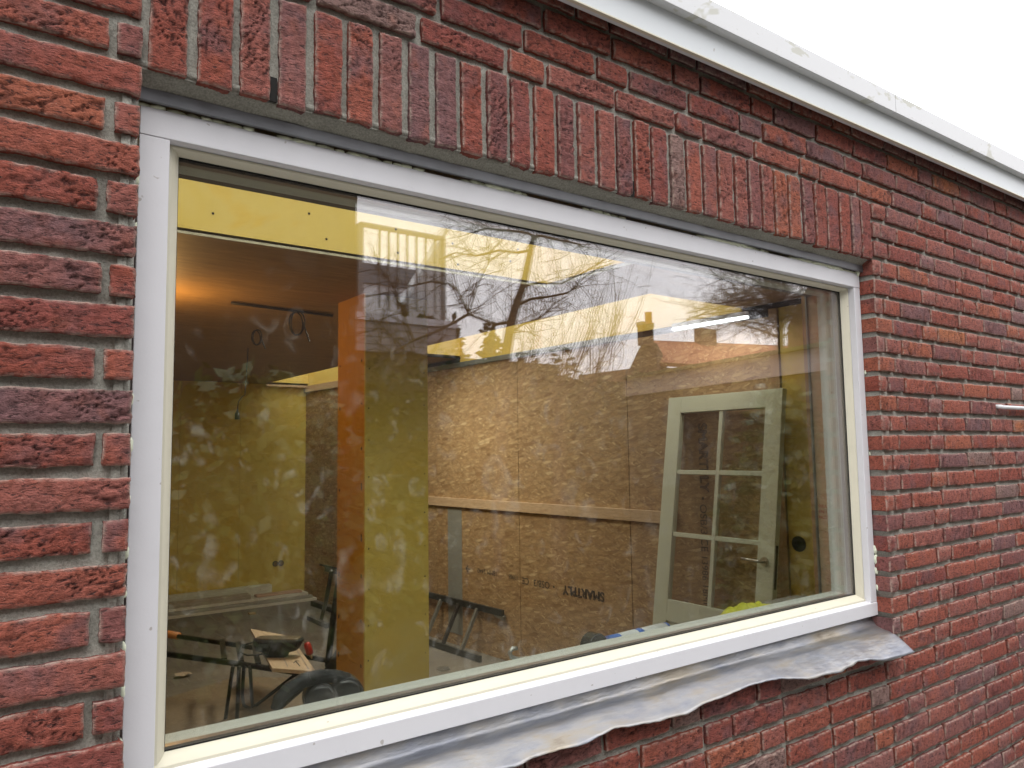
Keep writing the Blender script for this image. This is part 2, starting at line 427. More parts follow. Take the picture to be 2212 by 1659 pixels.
# coated low-e double glazing mirrors more than bare glass
M = dict(
    brick=brick_material(), mortar=mortar_material(),
    white=paint('white_frame_paint', (0.70, 0.70, 0.735), 0.4, 0.15), cream=paint('cream_bead_paint', (0.655, 0.625, 0.50), 0.38, 0.2),
    inner=paint('inner_frame_paint', (0.58, 0.62, 0.59), 0.5), fascia=paint('fascia_paint', (0.63, 0.665, 0.69), 0.35, 0.12),
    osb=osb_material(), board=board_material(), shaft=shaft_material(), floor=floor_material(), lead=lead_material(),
    glass=glass_material('window_glass'), clear=glass_material('plain_glass', False), bare=glass_material('bare_glass', False, 1.45),
    steel=plain('primed_steel', (0.17, 0.175, 0.19), 0.4, 0.2, 0.25, 20), zinc=plain('galvanised', (0.22, 0.235, 0.235), 0.45, 0.5, 0.3, 9),
    black=plain('black_tube', (0.018, 0.017, 0.015), 0.45, 0.2, 0.4, 30), rubber=plain('black_rubber', (0.02, 0.021, 0.022), 0.6),
    ceil=wood('brown_ceiling_board', (0.19, 0.108, 0.036), (0.38, 0.225, 0.085), (0.6, 9, 1)),
    batten=wood('raw_batten', (0.42, 0.28, 0.16), (0.56, 0.40, 0.25), (10, 1, 10)), stud=wood('stud_wood', (0.30, 0.17, 0.08), (0.40, 0.24, 0.12), (12, 12, 1)),
    mdf=wood('cut_shelf_board', (0.46, 0.34, 0.22), (0.54, 0.42, 0.29), (2, 10, 2)), plank=wood('pale_planks', (0.50, 0.44, 0.35), (0.66, 0.60, 0.50), (1, 12, 12)),
    grip=plain('orange_grip', (0.50, 0.19, 0.05), 0.5), red=plain('red_plastic', (0.45, 0.03, 0.02), 0.35), blue=plain('blue_foil', (0.03, 0.13, 0.50), 0.3),
    label=plain('white_label', (0.6, 0.62, 0.62), 0.4), chrome=plain('dull_chrome', (0.45, 0.42, 0.38), 0.28, 0.95), tin=plain('tin', (0.5, 0.5, 0.47), 0.35, 0.9),
    door=paint('pale_door_paint', (0.56, 0.58, 0.46), 0.45, 0.1), foam=plain('pu_foam', (0.70, 0.74, 0.58), 0.8, 0, 0.2, 60, 0.8, 0.003),
    ink=plain('stamp_ink', (0.035, 0.03, 0.03), 0.8), redink=plain('red_ink', (0.4, 0.05, 0.03), 0.8), dark=plain('dark_void', (0.012, 0.011, 0.010), 0.9),
    yellow=plain('microfibre_cloth', (0.52, 0.52, 0.03), 0.95, 0, 0.35, 18, 0.9, 0.003, 260), plaster=plain('grey_plaster', (0.33, 0.32, 0.29), 0.85),
    trim=plain('roof_trim', (0.60, 0.61, 0.62), 0.4, 0.1, 0.05), wsill=plain('filmed_sill', (0.32, 0.34, 0.33), 0.35, 0.0, 0.5, 14),
)
# roof trim with worn grey patches
def trim_material():
    m, t, p, o = new_mat('worn_aluminium_trim'); v = coords(t, 'Object', (1, 1, 2.4))
    pt = ramp(t, noise(t, v, 4.2, 4, 0.6, 0.5), [(0.60, 0.0), (0.63, 1.0)])
    c = mix(t, pt, (0.66, 0.67, 0.685), (0.52, 0.52, 0.47))
    c = mix(t, ramp(t, noise(t, v, 60, 3), [(0.68, 0.0), (0.75, 0.5)]), c, (0.42, 0.41, 0.37))
    t.links.new(c, p.inputs['Base Color']); p.inputs['Roughness'].default_value = 0.45; p.inputs['Metallic'].default_value = 0.1
    bump(t, p, noise(t, v, 30, 3), 0.2, 0.001); return m
M['trim'] = trim_material()

# ================================================================== THE BRICK WALL
C = 0.0625                       # course height
XR, XRF = 2.15, 2.15             # right arris of the opening
def brick_mesh(name, L, H, D, nx, nz, seed, amp=1.0):
    """front at y=0 looking to -Y, centred on x and z; folds, ragged arrises, lip"""
    u = np.linspace(0, 1, nx + 1); v = np.linspace(0, 1, nz + 1)
    # pull the outer rings close to the arris
    def snap(a, n, ln):
        e = 0.0022 / ln; b = a.copy(); b[1] = e; b[-2] = 1 - e
        if n > 5: b[2] = 2.6 * e; b[-3] = 1 - 2.6 * e
        return b
    u = snap(u, nx, L); v = snap(v, nz, H)
    U, V = np.meshgrid(u, v, indexing='ij')
    X = (U - 0.5) * L; Z = (V - 0.5) * H
    dx = np.minimum(U, 1 - U) * L; dz = np.minimum(V, 1 - V) * H
    long_x = L >= H
    # ragged outline
    wx = np.abs(2 * U - 1) ** 10; wz = np.abs(2 * V - 1) ** 4
    X = X + np.sign(U - .5) * wx * (grid_noise(Z, np.sign(X), 70, 5, seed + 3) * 0.0022 * amp - 0.0006)
    Z = Z + np.sign(V - .5) * wz * (grid_noise(X, np.sign(Z), 38, 5, seed + 5) * 0.0030 * amp - 0.0004)
    d = np.minimum(dx, dz)
    Y = 0.0030 * np.clip(1 - d / 0.0046, 0, 1) ** 2
    Y = Y + grid_noise(X, Z, 11, 16, seed + 9, 2) * 0.0024 * amp + grid_noise(X, Z, 60, 95, seed + 11, 4) * 0.0029 * amp
    # folds: dragged clay, slanting lines
    rs = np.random.default_rng(seed)
    ang = rs.uniform(-0.5, 0.5); fx, fz = (24, 95) if long_x else (95, 24)
    Xr = X * math.cos(ang) + Z * math.sin(ang); Zr = -X * math.sin(ang) + Z * math.cos(ang)
    rid = 1 - np.abs(grid_noise(Xr, Zr, fx, fz, seed + 21, 3)) * 4.5
    zone = np.clip((grid_noise(X, Z, 9, 9, seed + 31, 1) + 0.10) * 2.4, 0, 1)
    crease = np.clip((rid - 0.62) / 0.38, 0, 1) * zone
    Y = Y + crease * 0.0042 * amp
    # chipped corners
    for _ in range(rs.integers(0, 3)):
        cx, cz = rs.choice([-.5, .5]) * L, rs.choice([-.5, .5]) * H
        q = np.clip(1 - np.hypot(X - cx, Z - cz) / rs.uniform(.008, .018), 0, 1)
        Y = Y + q * 0.005
    edge = np.clip(1 - d / 0.0034, 0, 1)
    vs = np.stack([X, Y, Z], -1).reshape(-1, 3)
    n2 = nz + 1
    idx = lambda i, j: i * n2 + j
    ring = [idx(i, 0) for i in range(nx)] + [idx(nx, j) for j in range(nz)] + [idx(i, nz) for i in range(nx, 0, -1)] + [idx(0, j) for j in range(nz, 0, -1)]
    fs = [(idx(i, j), idx(i + 1, j), idx(i + 1, j + 1), idx(i, j + 1)) for i in range(nx) for j in range(nz)]
    base = len(vs); n = len(ring); rv = vs[ring]
    allv = [vs]; eg = [edge.reshape(-1)]; cr = [crease.reshape(-1)]
    depths = [0.007, 0.022, D] if D > 0.03 else [0.007, D]
    prev = ring
    for k, dd in enumerate(depths):
        r = rv.copy(); r[:, 1] = dd
        r[:, 0] -= np.sign(r[:, 0]) * 0.0006 * (k + 1); r[:, 2] -= np.sign(r[:, 2]) * 0.0006 * (k + 1)
        if k < 2: r += (rng.random(r.shape) - .5) * 0.0014 * amp
        allv.append(r); eg.append(np.zeros(n)); cr.append(np.zeros(n))
        cur = list(range(base + k * n, base + (k + 1) * n))
        fs += [(prev[i], cur[i], cur[(i + 1) % n], prev[(i + 1) % n]) for i in range(n)]
        prev = cur
    fs.append(tuple(prev))
    return np.concatenate(allv), fs, np.concatenate(eg), np.concatenate(cr)
def to_mesh(name, vs, fs, edge, crease, rnd=None):
    me = bpy.data.meshes.new(name); me.from_pydata(vs.tolist() if hasattr(vs, 'tolist') else vs, [], fs)
    for nm, arr in (('edge', edge), ('crease', crease), ('rnd', rnd)):
        if arr is None: continue
        a = me.attributes.new(nm, 'FLOAT', 'POINT'); a.data.foreach_set('value', np.asarray(arr, dtype=np.float32))
    me.materials.append(M['brick']); me.shade_smooth(); me.update()
    return me
BH = 0.0480
KINDS = {'S': 0.200, 'H': 0.094, 'Q': 0.046, 'T': 0.150}
# every brick: (x0, x1, z0, z1, depth, soldier)
bricks = []
def row(k, start, pieces, limit, D=0.026, direction=1, firstD=None):
    z1 = -(k + 1) * C; z0 = z1 - BH; x = start; i = 0
    last = ''; run = 0
    while (x < limit) if direction > 0 else (x > limit):
        if i < len(pieces): kd = pieces[i]
        else:
            kd = random.choice('SSH') if last != 'H' else 'S'
            if kd == last == 'S': run += 1
            else: run = 0
            if run > 2: kd = 'H'; run = 0
        L = (kd if isinstance(kd, float) else KINDS[kd]) * random.uniform(0.975, 1.02)
        j = random.uniform(0.009, 0.014)
        a, b = (x, x + L) if direction > 0 else (x - L, x)
        bricks.append((a, b, z0 + random.uniform(-.001, .001), z1 + random.uniform(-.0012, .0012), (firstD if (firstD and i == 0) else D)))
        x = b + j if direction > 0 else a - j
        last = kd if isinstance(kd, str) else ''; i += 1
KTOP, KBOT = -8, 34
for k in range(KTOP, KBOT + 1):
    if k <= -5:                                                   # full courses over the soldiers
        starts = {-5: (0.711, ['H', 'S', 'S', 'H', 'S', 'S', 'H', 'S']), -6: (0.755, ['S', 'H', 'S', 'S', 'H', 'S']), -7: (0.812, ['S', 'S', 'H', 'S', 'H', 'S', 'S']), -8: (0.70, ['S', 'H', 'S', 'H', 'S'])}
        x0, pc = starts[k]
        row(k, x0, pc, 6.0)
        row(k, x0 - 0.011, ['S', 'S', 'H'] if k != -6 else ['S', 'S', 'S'], -1.6, direction=-1)
    elif k <= 17:                                                 # beside the opening
        xr = 2.15 + (-0.002 * k / 17)
        if k < -1: row(k, 2.166, ([0.080, 'S'] if k % 2 == 0 else [0.036, 'H', 'S']), 6.0)
        else: row(k, xr, (['H', 'S', 'H', 'S'] if k % 2 == 0 else ['Q', 'H', 'S', 'S']), 6.0, firstD=0.115)
        if k % 2 == 0: row(k, 0.0045, [0.0375 + random.uniform(-.003, .006), 'S', 'S'], -1.6, direction=-1, firstD=0.09)
        else: row(k, random.uniform(.0025, .0065), ['S', 'S', 'H'], -1.6, direction=-1, firstD=0.09)
    else:                                                         # under the window
        row(k, 1.80 + (0.10 if k % 2 else 0.0) + random.uniform(-.03, .03), ['S', 'H', 'S', 'S'] if k % 3 else ['H', 'S', 'H', 'S'], 6.0)
        n0 = 1.789 + (0.10 if k % 2 else 0.0)
        row(k, min(b[0] for b in bricks if abs(b[3] + (k + 1) * C) < .004) - 0.011, ['H', 'S', 'S'] if k % 2 else ['S', 'H', 'S'], -1.6, direction=-1)
soldier_px = [589, 781, 948, 1101, 1243, 1374, 1501, 1617, 1724, 1824, 1927, 2021, 2113, 2206, 2286, 2365, 2441, 2508, 2577, 2650, 2715, 2779, 2837, 2904, 2958, 3009, 3059, 3116, 3171, 3217, 3265, 3314, 3359, 3398]
for i, px in enumerate(soldier_px):
    yy = 190 + (px - 589) * 0.245
    sx = on_y(px * 2212 / 4032, yy * 2212 / 4032, 0.0)[0]
    nx_ = on_y(soldier_px[i + 1] * 2212 / 4032, (190 + (soldier_px[i + 1] - 589) * 0.245) * 2212 / 4032, 0.0)[0] if i < 33 else 2.153 + 0.011
    bricks.append((sx, nx_ - random.uniform(0.0115, 0.016), random.uniform(-.002, .003), 0.189 + random.uniform(-.003, .003), 0.10))

def size_in_view(b):
    c = np.array([(b[0] + b[1]) / 2, 0, (b[2] + b[3]) / 2]); d = c - CAM; dist = np.linalg.norm(d)
    px, py, z = project(c)
    if z <= 0 or px < -150 or px > 2300 or py < -120 or py > 1760: return 0.0
    if c[2] > 0.405: return 0.0
    return (b[1] - b[0]) * (b[3] - b[2]) * abs(d[1]) / dist ** 3
order = sorted(bricks, key=size_in_view, reverse=True)
single = [b for b in order[:300] if size_in_view(b) > 0]
rest = order[len(single):]
wall = empty('brick_wall', (0, 0, -2.3), 'red hand-moulded brick wall with grey recessed joints around the white window', 'brick wall')
pool = {}
def pooled(L, H, D, dist, soldier):
    lod = 0 if dist < 1.75 else 1 if dist < 2.5 else 2
    key = (round(L / 0.008), round(H / 0.01), D > 0.03, lod, random.randrange(5 if L > .12 or soldier else 3))
    if key not in pool:
        L0, H0 = round(L / 0.008) * 0.008, H
        step = (0.0031, 0.0046, 0.0070)[lod]
        pool[key] = (to_mesh('brick', *brick_mesh('brick', L0, H0, D, max(6, int(L0 / step)), max(6, int(H0 / step)), 100 + len(pool) * 7)), L0, H0)
    return pool[key]
for b in single:
    L, H = b[1] - b[0], b[3] - b[2]; c = np.array([(b[0] + b[1]) / 2, 0, (b[2] + b[3]) / 2])
    me, L0, H0 = pooled(L, H, b[4], np.linalg.norm(c - CAM), H > L)
    o = link('brick', me, wall)
    o.location = (c[0], random.uniform(-.0012, .0018), c[2] + 2.3)
    flip = random.random() < .5
    o.rotation_euler = (0, math.pi if flip else 0, random.uniform(-.008, .008))
    o.rotation_euler.y += random.uniform(-.006, .006) if L > 0.08 or H > .1 else 0
    o.scale = (L / L0, 1, H / H0)
low = {}
V_, F_, E_, C_, R_ = [], [], [], [], []; nb = 0
for b in rest:
    L, H = b[1] - b[0], b[3] - b[2]
    key = (round(L / 0.02), round(H / 0.02), b[4] > .03, random.randrange(4))
    if key not in low: low[key] = (brick_mesh('b', L, H, b[4], max(5, int(L / .011)), max(5, int(H / .009)), 900 + 5 * len(low)), L, H)
    (vs, fs, eg, cr), L0, H0 = low[key]
    s = random.choice((-1, 1)); w = vs.copy(); w[:, 0] *= s * L / L0; w[:, 2] *= s * H / H0
    w += np.array([(b[0] + b[1]) / 2, 0, (b[2] + b[3]) / 2 + 0])
    V_.append(w); F_ += [tuple(i + nb for i in f) for f in fs]; nb += len(w); E_.append(eg); C_.append(cr); R_.append(np.full(len(w), random.random()))
o = link('brickwork', to_mesh('brickwork', np.concatenate(V_), F_, np.concatenate(E_), np.concatenate(C_), np.concatenate(R_)), wall)
o['kind'] = 'stuff'

# mortar: uneven recessed joints, with the reveals of the opening
def sheet(nx, nz, fn, skip=None):
    vs = [fn(i / nx, j / nz) for i in range(nx + 1) for j in range(nz + 1)]
    fs = [(i * (nz + 1) + j, (i + 1) * (nz + 1) + j, (i + 1) * (nz + 1) + j + 1, i * (nz + 1) + j + 1) for i in range(nx) for j in range(nz) if not (skip and skip((i + .5) / nx, (j + .5) / nz))]
    return vs, fs
mb = MB()
def mortar_sheet(x0, x1, z0, z1, step=0.008):
    nx, nz = max(2, int((x1 - x0) / step)), max(2, int((z1 - z0) / step))
    xs = np.linspace(x0, x1, nx + 1); zs = np.linspace(z0, z1, nz + 1); X, Z = np.meshgrid(xs, zs, indexing='ij')
    Y = 0.0135 + grid_noise(X, Z, 40, 40, 77, 3) * 0.0026
    vs = np.stack([X, Y, Z], -1).reshape(-1, 3)
    fs = [(i * (nz + 1) + j, (i + 1) * (nz + 1) + j, (i + 1) * (nz + 1) + j + 1, i * (nz + 1) + j + 1) for i in range(nx) for j in range(nz)]
    mb.add(vs, fs)
mortar_sheet(-0.45, -0.009, -1.45, 0.0)
mortar_sheet(-0.45, 2.166, 0.002, 0.5)
mortar_sheet(2.158, 3.6, -1.19, 0.0, 0.011); mortar_sheet(2.166, 3.6, 0.0, 0.5, 0.011)
mortar_sheet(-0.45, 3.6, -2.3, -1.19, 0.012)
mb.box((-1.6, 0.0145, -2.3), (-0.45, 0.02, 0.5)); mb.box((3.6, 0.0145, -2.3), (6.0, 0.02, 0.5))
mb.box((2.158, 0.010, -1.19), (2.17, 0.115, 0.0)); mb.box((-0.02, 0.010, -1.19), (-0.008, 0.09, 0.0))          # reveals
mb.box((-0.02, 0.012, 0.006), (2.17, 0.10, 0.016)); mb.box((-0.0125, 0.0155, -1.19), (0.0000, 0.052, -0.038)); mb.box((-0.012, 0.0325, -1.19), (0.0060, 0.0495, -0.038))
o = mb.build('mortar', M['mortar'], wall, smooth=True)
wh_ = MB()
for ia, zz in ((2, .046), (16, .040), (31, .036)):
    a_ = sorted(b for b in bricks if b[3] - b[2] > .1)
    x0_, x1_ = a_[ia][1] - .0005, a_[ia + 1][0] + .0005
    wh_.box((x0_ + .0012, 0.0100, .003), (x1_ - .0012, 0.018, zz))
wh_.build('weep_hole', M['dark'], wall)
# mortar bed dragged down between the soldiers and the steel
vs, fs = [], []
n = 260
prof = [(0.016, 0.010), (0.018, 0.0015), (0.026, -0.003), (0.034, -0.0085), (0.0395, -0.0140)]
for i in range(n + 1):
    x = -0.006 + (2.166) * i / n
    for k, (py, pz) in enumerate(prof):
        q = float(fbm(np.array([[x * 45, k * 1.7, 3.1]]), 5, 3)[0]); vs.append((x, py + q * 0.003, pz + q * 0.0022))
m_ = len(prof)
for i in range(n):
    for k in range(m_ - 1): fs.append((i * m_ + k, (i + 1) * m_ + k, (i + 1) * m_ + k + 1, i * m_ + k + 1))
MB().add(vs, fs).build('mortar_fillet', M['mortar'], wall, smooth=True)
lint = empty('steel_lintel', (1.07, 0.06, -0.02), 'dark grey steel angle lintel between the upright bricks and the window head', 'lintel')
MB().box((-0.012, 0.038, -0.0355), (2.162, 0.046, -0.0140)).build('front_lip', M['steel'], lint, bevel=0.0015)
MB().box((-0.012, 0.0465, -0.0205), (2.162, 0.17, -0.0145)).build('flange', M['steel'], lint)
# inner leaf round the opening
core = empty('inner_leaf', (0, 0.2, -2.3), 'pale plastered inner leaf behind the bricks, seen only at the window reveals', 'wall')
g = MB()
g.box((-2.5, 0.10, -2.4), (-0.022, 0.25, 0.28)); g.box((2.222, 0.10, -2.4), (3.80, 0.25, 0.28))
g.box((-0.022, 0.18, -0.010), (2.222, 0.25, 0.28)); g.box((-0.022, 0.10, -2.4), (2.222, 0.25, -1.175))
g.build('wall_shell', M['plaster'], core)
# ================================================================== WINDOW
Y0 = 0.050
win = empty('window', (1.1, Y0, -1.13), 'large fixed window in a white frame with cream glazing beads, reflecting a bare garden', 'window')
xl, xr, zt, zb = 0.0120, 2.1490, -0.0400, -1.1200
def frame_part(name, a, b, mat=M['white'], bev=0.0016): return MB().box(a, b).build(name, mat, win, bevel=bev)
frame_part('frame_head', (xl, Y0, zt - 0.0465), (xr, 0.173, zt))
frame_part('frame_stile', (xl, Y0 + .0006, zb + 0.0403), (xl + 0.0455, 0.173, zt - 0.0469))
frame_part('frame_stile', (xr - 0.0345, Y0 + .0006, zb + 0.0403), (xr, 0.173, zt - 0.0469))
# bottom rail with a sloping top
MB().prism([(xl, Y0 - .001, zb), (xl, Y0 - .001, zb + 0.038), (xl, Y0 + .002, zb + 0.0405), (xl, 0.085, zb + 0.0475), (xl, 0.173, zb + 0.0475), (xl, 0.173, zb)], (xr - xl, 0, 0)).build('frame_sill', M['white'], win, bevel=0.0012)
# glazing beads: moulded profile swept round, mitred at the top
gx0, gx1, gz0, gz1 = 0.0795, 2.0935, -1.0570, -0.0985      # sight line of the glass
bx0, bx1, bz0, bz1 = xl + .0457, xr - .0347, zb + 0.0450, zt - .0467
def bead(name, outer, inner):
    # outer/inner: two (x, z) ends each; profile goes from deep outer edge over a rounded nose to the glass
    prof = [(0.0, 0.0740), (0.10, 0.0700), (0.35, 0.0710), (0.62, 0.0760), (0.85, 0.0820), (1.0, 0.0880)]
    vs = []
    for e in (0, 1):
        for tpos, y in prof:
            x = outer[e][0] + (inner[e][0] - outer[e][0]) * tpos; z = outer[e][1] + (inner[e][1] - outer[e][1]) * tpos
            vs.append((x, y, z))
        vs.append((inner[e][0], 0.0930, inner[e][1])); vs.append((outer[e][0], 0.0930, outer[e][1]))
    n = len(prof) + 2
    fs = [tuple(range(n)), tuple(range(2 * n - 1, n - 1, -1))] + [(i, i + n, (i + 1) % n + n, (i + 1) % n) for i in range(n)]
    return MB().add(vs, fs).build(name, M['cream'], win)
bead('glazing_bead', ((bx0, bz1), (bx1, bz1)), ((gx0, gz1), (gx1, gz1)))
bead('glazing_bead', ((bx0, bz0 + .004), (bx0, bz1)), ((gx0, bz0 + .004), (gx0, gz1)))
bead('glazing_bead', ((bx1, bz0 + .004), (bx1, bz1)), ((gx1, bz0 + .004), (gx1, gz1)))
MB().prism([(bx0 + .001, 0.0660, bz0 - .0045), (bx0 + .001, 0.0670, bz0 + .0035), (bx0 + .001, 0.0890, gz0), (bx0 + .001, 0.0930, gz0), (bx0 + .001, 0.0930, bz0 - .0045)], (bx1 - bx0 - .002, 0, 0)).build('bottom_bead', M['cream'], win, bevel=0.0012)
# gasket, panes, spacer
ga = MB()
for a, b in (((gx0 - .004, 0.0885, gz0 - .004), (gx1 + .004, 0.0903, gz0 + .0022)), ((gx0 - .004, 0.0885, gz1 - .0030), (gx1 + .004, 0.0903, gz1 + .004)), ((gx0 - .004, 0.0885, gz0), (gx0 + .0008, 0.0903, gz1)), ((gx1 - .0035, 0.0885, gz0), (gx1 + .004, 0.0903, gz1))): ga.box(a, b)
ga.build('gasket', M['dark'], win)
MB().box((gx0 - .012, 0.0905, gz0 - .012), (gx1 + .012, 0.0945, gz1 + .012)).build('pane', M['glass'], win)
p2 = MB().box((gx0 - .012, 0.1105, gz0 - .012), (gx1 + .012, 0.1145, gz1 + .012)).build('pane', M['clear'], win)
sp = MB()
for a, b in (((gx0 - .01, 0.0947, gz0 - .002), (gx1 + .01, 0.1103, gz0 + .0045)), ((gx0 - .01, 0.0947, gz1 - .006), (gx1 + .01, 0.1103, gz1 + .006)), ((gx0 - .01, 0.0947, gz0 + .0047), (gx0 + .001, 0.1103, gz1 - .0062)), ((gx1 - .007, 0.0947, gz0 + .0047), (gx1 + .006, 0.1103, gz1 - .0062))): sp.box(a, b)
sp.build('spacer_bar', plain('spacer_metal', (0.33, 0.30, 0.27), 0.35, 0.7, 0.3, 200), win)
# inner rebate of the frame behind the glass
inn = MB()
for a, b in (((gx0 - .02, .1149, gz0 - .02), (gx1 + .02, .1725, gz0 - .001)), ((gx0 - .02, .1149, gz1 + .001), (gx1 + .02, .1725, gz1 + .012)), ((gx0 - .02, .1149, gz0 - .001), (gx0 - .002, .1725, gz1 + .001)), ((gx1 + .004, .1149, gz0 - .001), (gx1 + .02, .1725, gz1 + .001))): inn.box(a, b)
inn.build('inner_rebate', M['inner'], win, bevel=0.001)
# tiny nail holes in the beads
nh = MB()
for i in range(14):
    x = 0.25 + i * 0.145 + random.uniform(-.02, .02); z = gz1 + .004
    nh.tube([(x, 0.0810, z + .003), (x, 0.0845, z + .003)], 0.0012, 6)
for i in range(7): nh.tube([(bx1 - .010, 0.0960, -0.2 - i * .12 + random.uniform(-.02, .02))] + [(bx1 - .010, 0.0745, -0.2 - i * .12)], 0.0013, 6)
nh.build('nail', M['dark'], win)['kind'] = 'stuff'
# polyurethane foam squeezed out round the frame
fo = MB()
def blob(x, y, z, r, sx=1.0, sz=1.0):
    bm = bmesh.new(); bmesh.ops.create_icosphere(bm, subdivisions=2, radius=1.0)
    vs = []
    sd_ = random.randrange(999)
    for v in bm.verts:
        k = 1 + 0.35 * float(vnoise(np.array([v.co.x * 1.7 + sd_, v.co.y * 1.7, v.co.z * 1.7]), 3))
        vs.append((x + v.co.x * r * k * sx, y + v.co.y * r * k * .8, z + v.co.z * r * k * sz))
    fo.add(vs, [tuple(q.index for q in f.verts) for f in bm.faces]); bm.free()
for i in range(95):
    x = 0.02 + i * 0.0225; w = float(fbm(np.array([[x * 7, 0, 0]]), 9, 3)[0])
    if w > -0.12: blob(x + random.uniform(-.006, .006), 0.053 + random.uniform(0, .003), zt + 0.002 + max(0, w) * .004, 0.0058 + max(0, w) * .010, random.uniform(1.6, 2.8), 0.75)
for z, r in ((-0.165, .006), (-0.24, .004), (-0.51, .007), (-0.58, .008), (-.66, .006), (-0.74, .006), (-.80, .005), (-0.88, .006), (-.94, .007), (-1.02, .007)):
    blob(0.0085, 0.042, z, r * .85, 0.8, 1.8)
for z, r in ((-0.035, .008), (-0.36, .004), (-0.62, .003), (-0.70, .0035), (-0.92, .008), (-0.95, .009), (-0.985, .007), (-1.035, .007)):
    blob(2.140 if z > -.1 else 2.1525, 0.049, z, r, 0.8, 1.9)
o = fo.build('foam_bead', M['foam'], win, smooth=True); o['kind'] = 'stuff'

# ================================================================== LEAD FLASHING
ex = [2.139, 1.992, 1.86, 1.758, 1.612, 1.505, 1.398, 1.314, 1.213, 1.149, 1.068, 0.982, 0.929, 0.85, 0.782, 0.712, 0.675, 0.55, 0.42, 0.30, 0.18, 0.06, -0.02]
ez = [-1.215, -1.209, -1.193, -1.203, -1.198, -1.18, -1.176, -1.181, -1.182, -1.189, -1.185, -1.18, -1.175, -1.184, -1.181, -1.181, -1.186, -1.18, -1.19, -1.182, -1.176, -1.184, -1.18]
nxl, nyl = 240, 22
vs = []
for i in range(nxl + 1):
    xa = -0.02 + 2.20 * i / nxl
    for j in range(nyl + 1):
        tt = j / nyl
        # the right end is cut on the slant
        xm = xa if xa < 2.0 else 2.0 + (xa - 2.0) * (0.178 - 0.039 * tt) / 0.18
        zed = float(np.interp(xm, ex[::-1], ez[::-1]))
        # tucked under the frame, then a soft fold, then out and down
        if tt < .28:
            q0 = tt / .28; y = 0.082 - 0.016 * q0; z = -1.1215 - 0.034 * q0
        else:
            q0 = (tt - .28) / .72; y = 0.066 - 0.106 * q0; z = -1.1555 - 0.0035 * math.sin(math.pi * min(1, q0 * 3.0)) + (zed + 1.1555) * q0 ** 1.2 + 0.006 * math.sin(math.pi * q0)
        q = float(fbm(np.array([[xm * 6.5, tt * 1.0, 2.0]]), 8, 2)[0]); q2 = float(fbm(np.array([[xm * 34, tt * 3, 7.0]]), 4, 3)[0])
        z += q * 0.0035 * tt + q2 * 0.0022 * tt
        y += (zed + 1.187) * 0.8 * tt + q2 * .0006
        vs.append((xm, y, z))
fs = [(i * (nyl + 1) + j, (i + 1) * (nyl + 1) + j, (i + 1) * (nyl + 1) + j + 1, i * (nyl + 1) + j + 1) for i in range(nxl) for j in range(nyl)]
le = MB().add(vs, fs).build('lead_flashing', M['lead'], None, smooth=True)
sol = le.modifiers.new('thickness', 'SOLIDIFY'); sol.thickness = 0.0018
tag(le, 'shiny wavy sheet of bent lead sticking out under the white window frame', 'lead flashing')
# plinth of wood/mortar under the sill
MB().box((-0.01, 0.086, -1.19), (2.149, 0.10, -1.1205)).build('sill_bed', M['mortar'], wall)

# ================================================================== ROOF EDGE
roof = empty('roof_edge', (1.5, -0.05, 0.38), 'pale grey fascia board with a stained metal roof trim above the bricks', 'roof edge')
fas = MB().box((-1.6, -0.050, 0.384), (6.0, -0.028, 0.488)).build('fascia_board', M['fascia'], roof, bevel=0.0015)
MB().box((-1.6, -0.054, 0.3795), (6.0, -0.044, 0.3838)).build('drip_lip', M['cream'], roof, bevel=0.001)
for i in range(4):
    x0 = -1.6 + i * 1.9 + (0.0 if i == 0 else 0.0); x1 = min(6.0, x0 + 1.898)
    MB().prism([(x0, -0.0755, 0.4620), (x0, -0.0765, 0.5220), (x0, -0.070, 0.5270), (x0, 0.02, 0.5270), (x0, 0.02, 0.4885), (x0, -0.049, 0.4885), (x0, -0.049, 0.4620)], (x1 - x0, 0, 0)).build('trim_section', M['trim'], roof, bevel=0.001)
MB().box((-1.6, 0.10, 0.395), (6.0, 0.30, 0.52)).build('wall_plate', M['stud'], roof)
MB().box((-1.6, 0.022, 0.44), (6.0, 0.0995, 0.486)).build('packing', M['dark'], roof)

roof.rotation_euler.y = -0.0070
roof.location.z += 0.002
# white tube on the wall at the right
MB().tube([(3.0, 0.012, -0.452), (3.0, -0.012, -0.4535), (3.012, -0.016, -0.456), (3.4, -0.016, -0.4545), (5.5, -0.016, -0.456)], 0.0075, 10).build('conduit', plain('white_pvc', (0.72, 0.73, 0.75), 0.35), smooth=True)
tag(bpy.data.objects['conduit'], 'thin white plastic tube running over the bricks at the right', 'tube')

# ================================================================== ROOM
FZ, CZ = -2.327, 0.273
def side_x(y, off=0.0): return 3.635 - 0.0437 * (y - 4.24) - off
fl = MB().box((-2.5, 0.25, FZ - .1), (4.2, 8.3, FZ)).build('floor', M['floor']); tag(fl, 'dusty grey concrete floor inside the building', None, None, 'structure')
# worn lighter patch of floor board near the window
bd = MB().prism([(-0.6, 2.2, FZ + .002), (0.2, 2.0, FZ + .002), (2.6, 3.3, FZ + .002), (2.3, 4.5, FZ + .002), (1.7, 5.02, FZ + .002), (1.05, 4.75, FZ + .002), (-0.6, 4.1, FZ + .002)], (0, 0, 0.012)).build('floor_sheet', wood('old_sheet', (0.17, 0.125, 0.08), (0.25, 0.19, 0.125), (3, 3, 1)), fl)
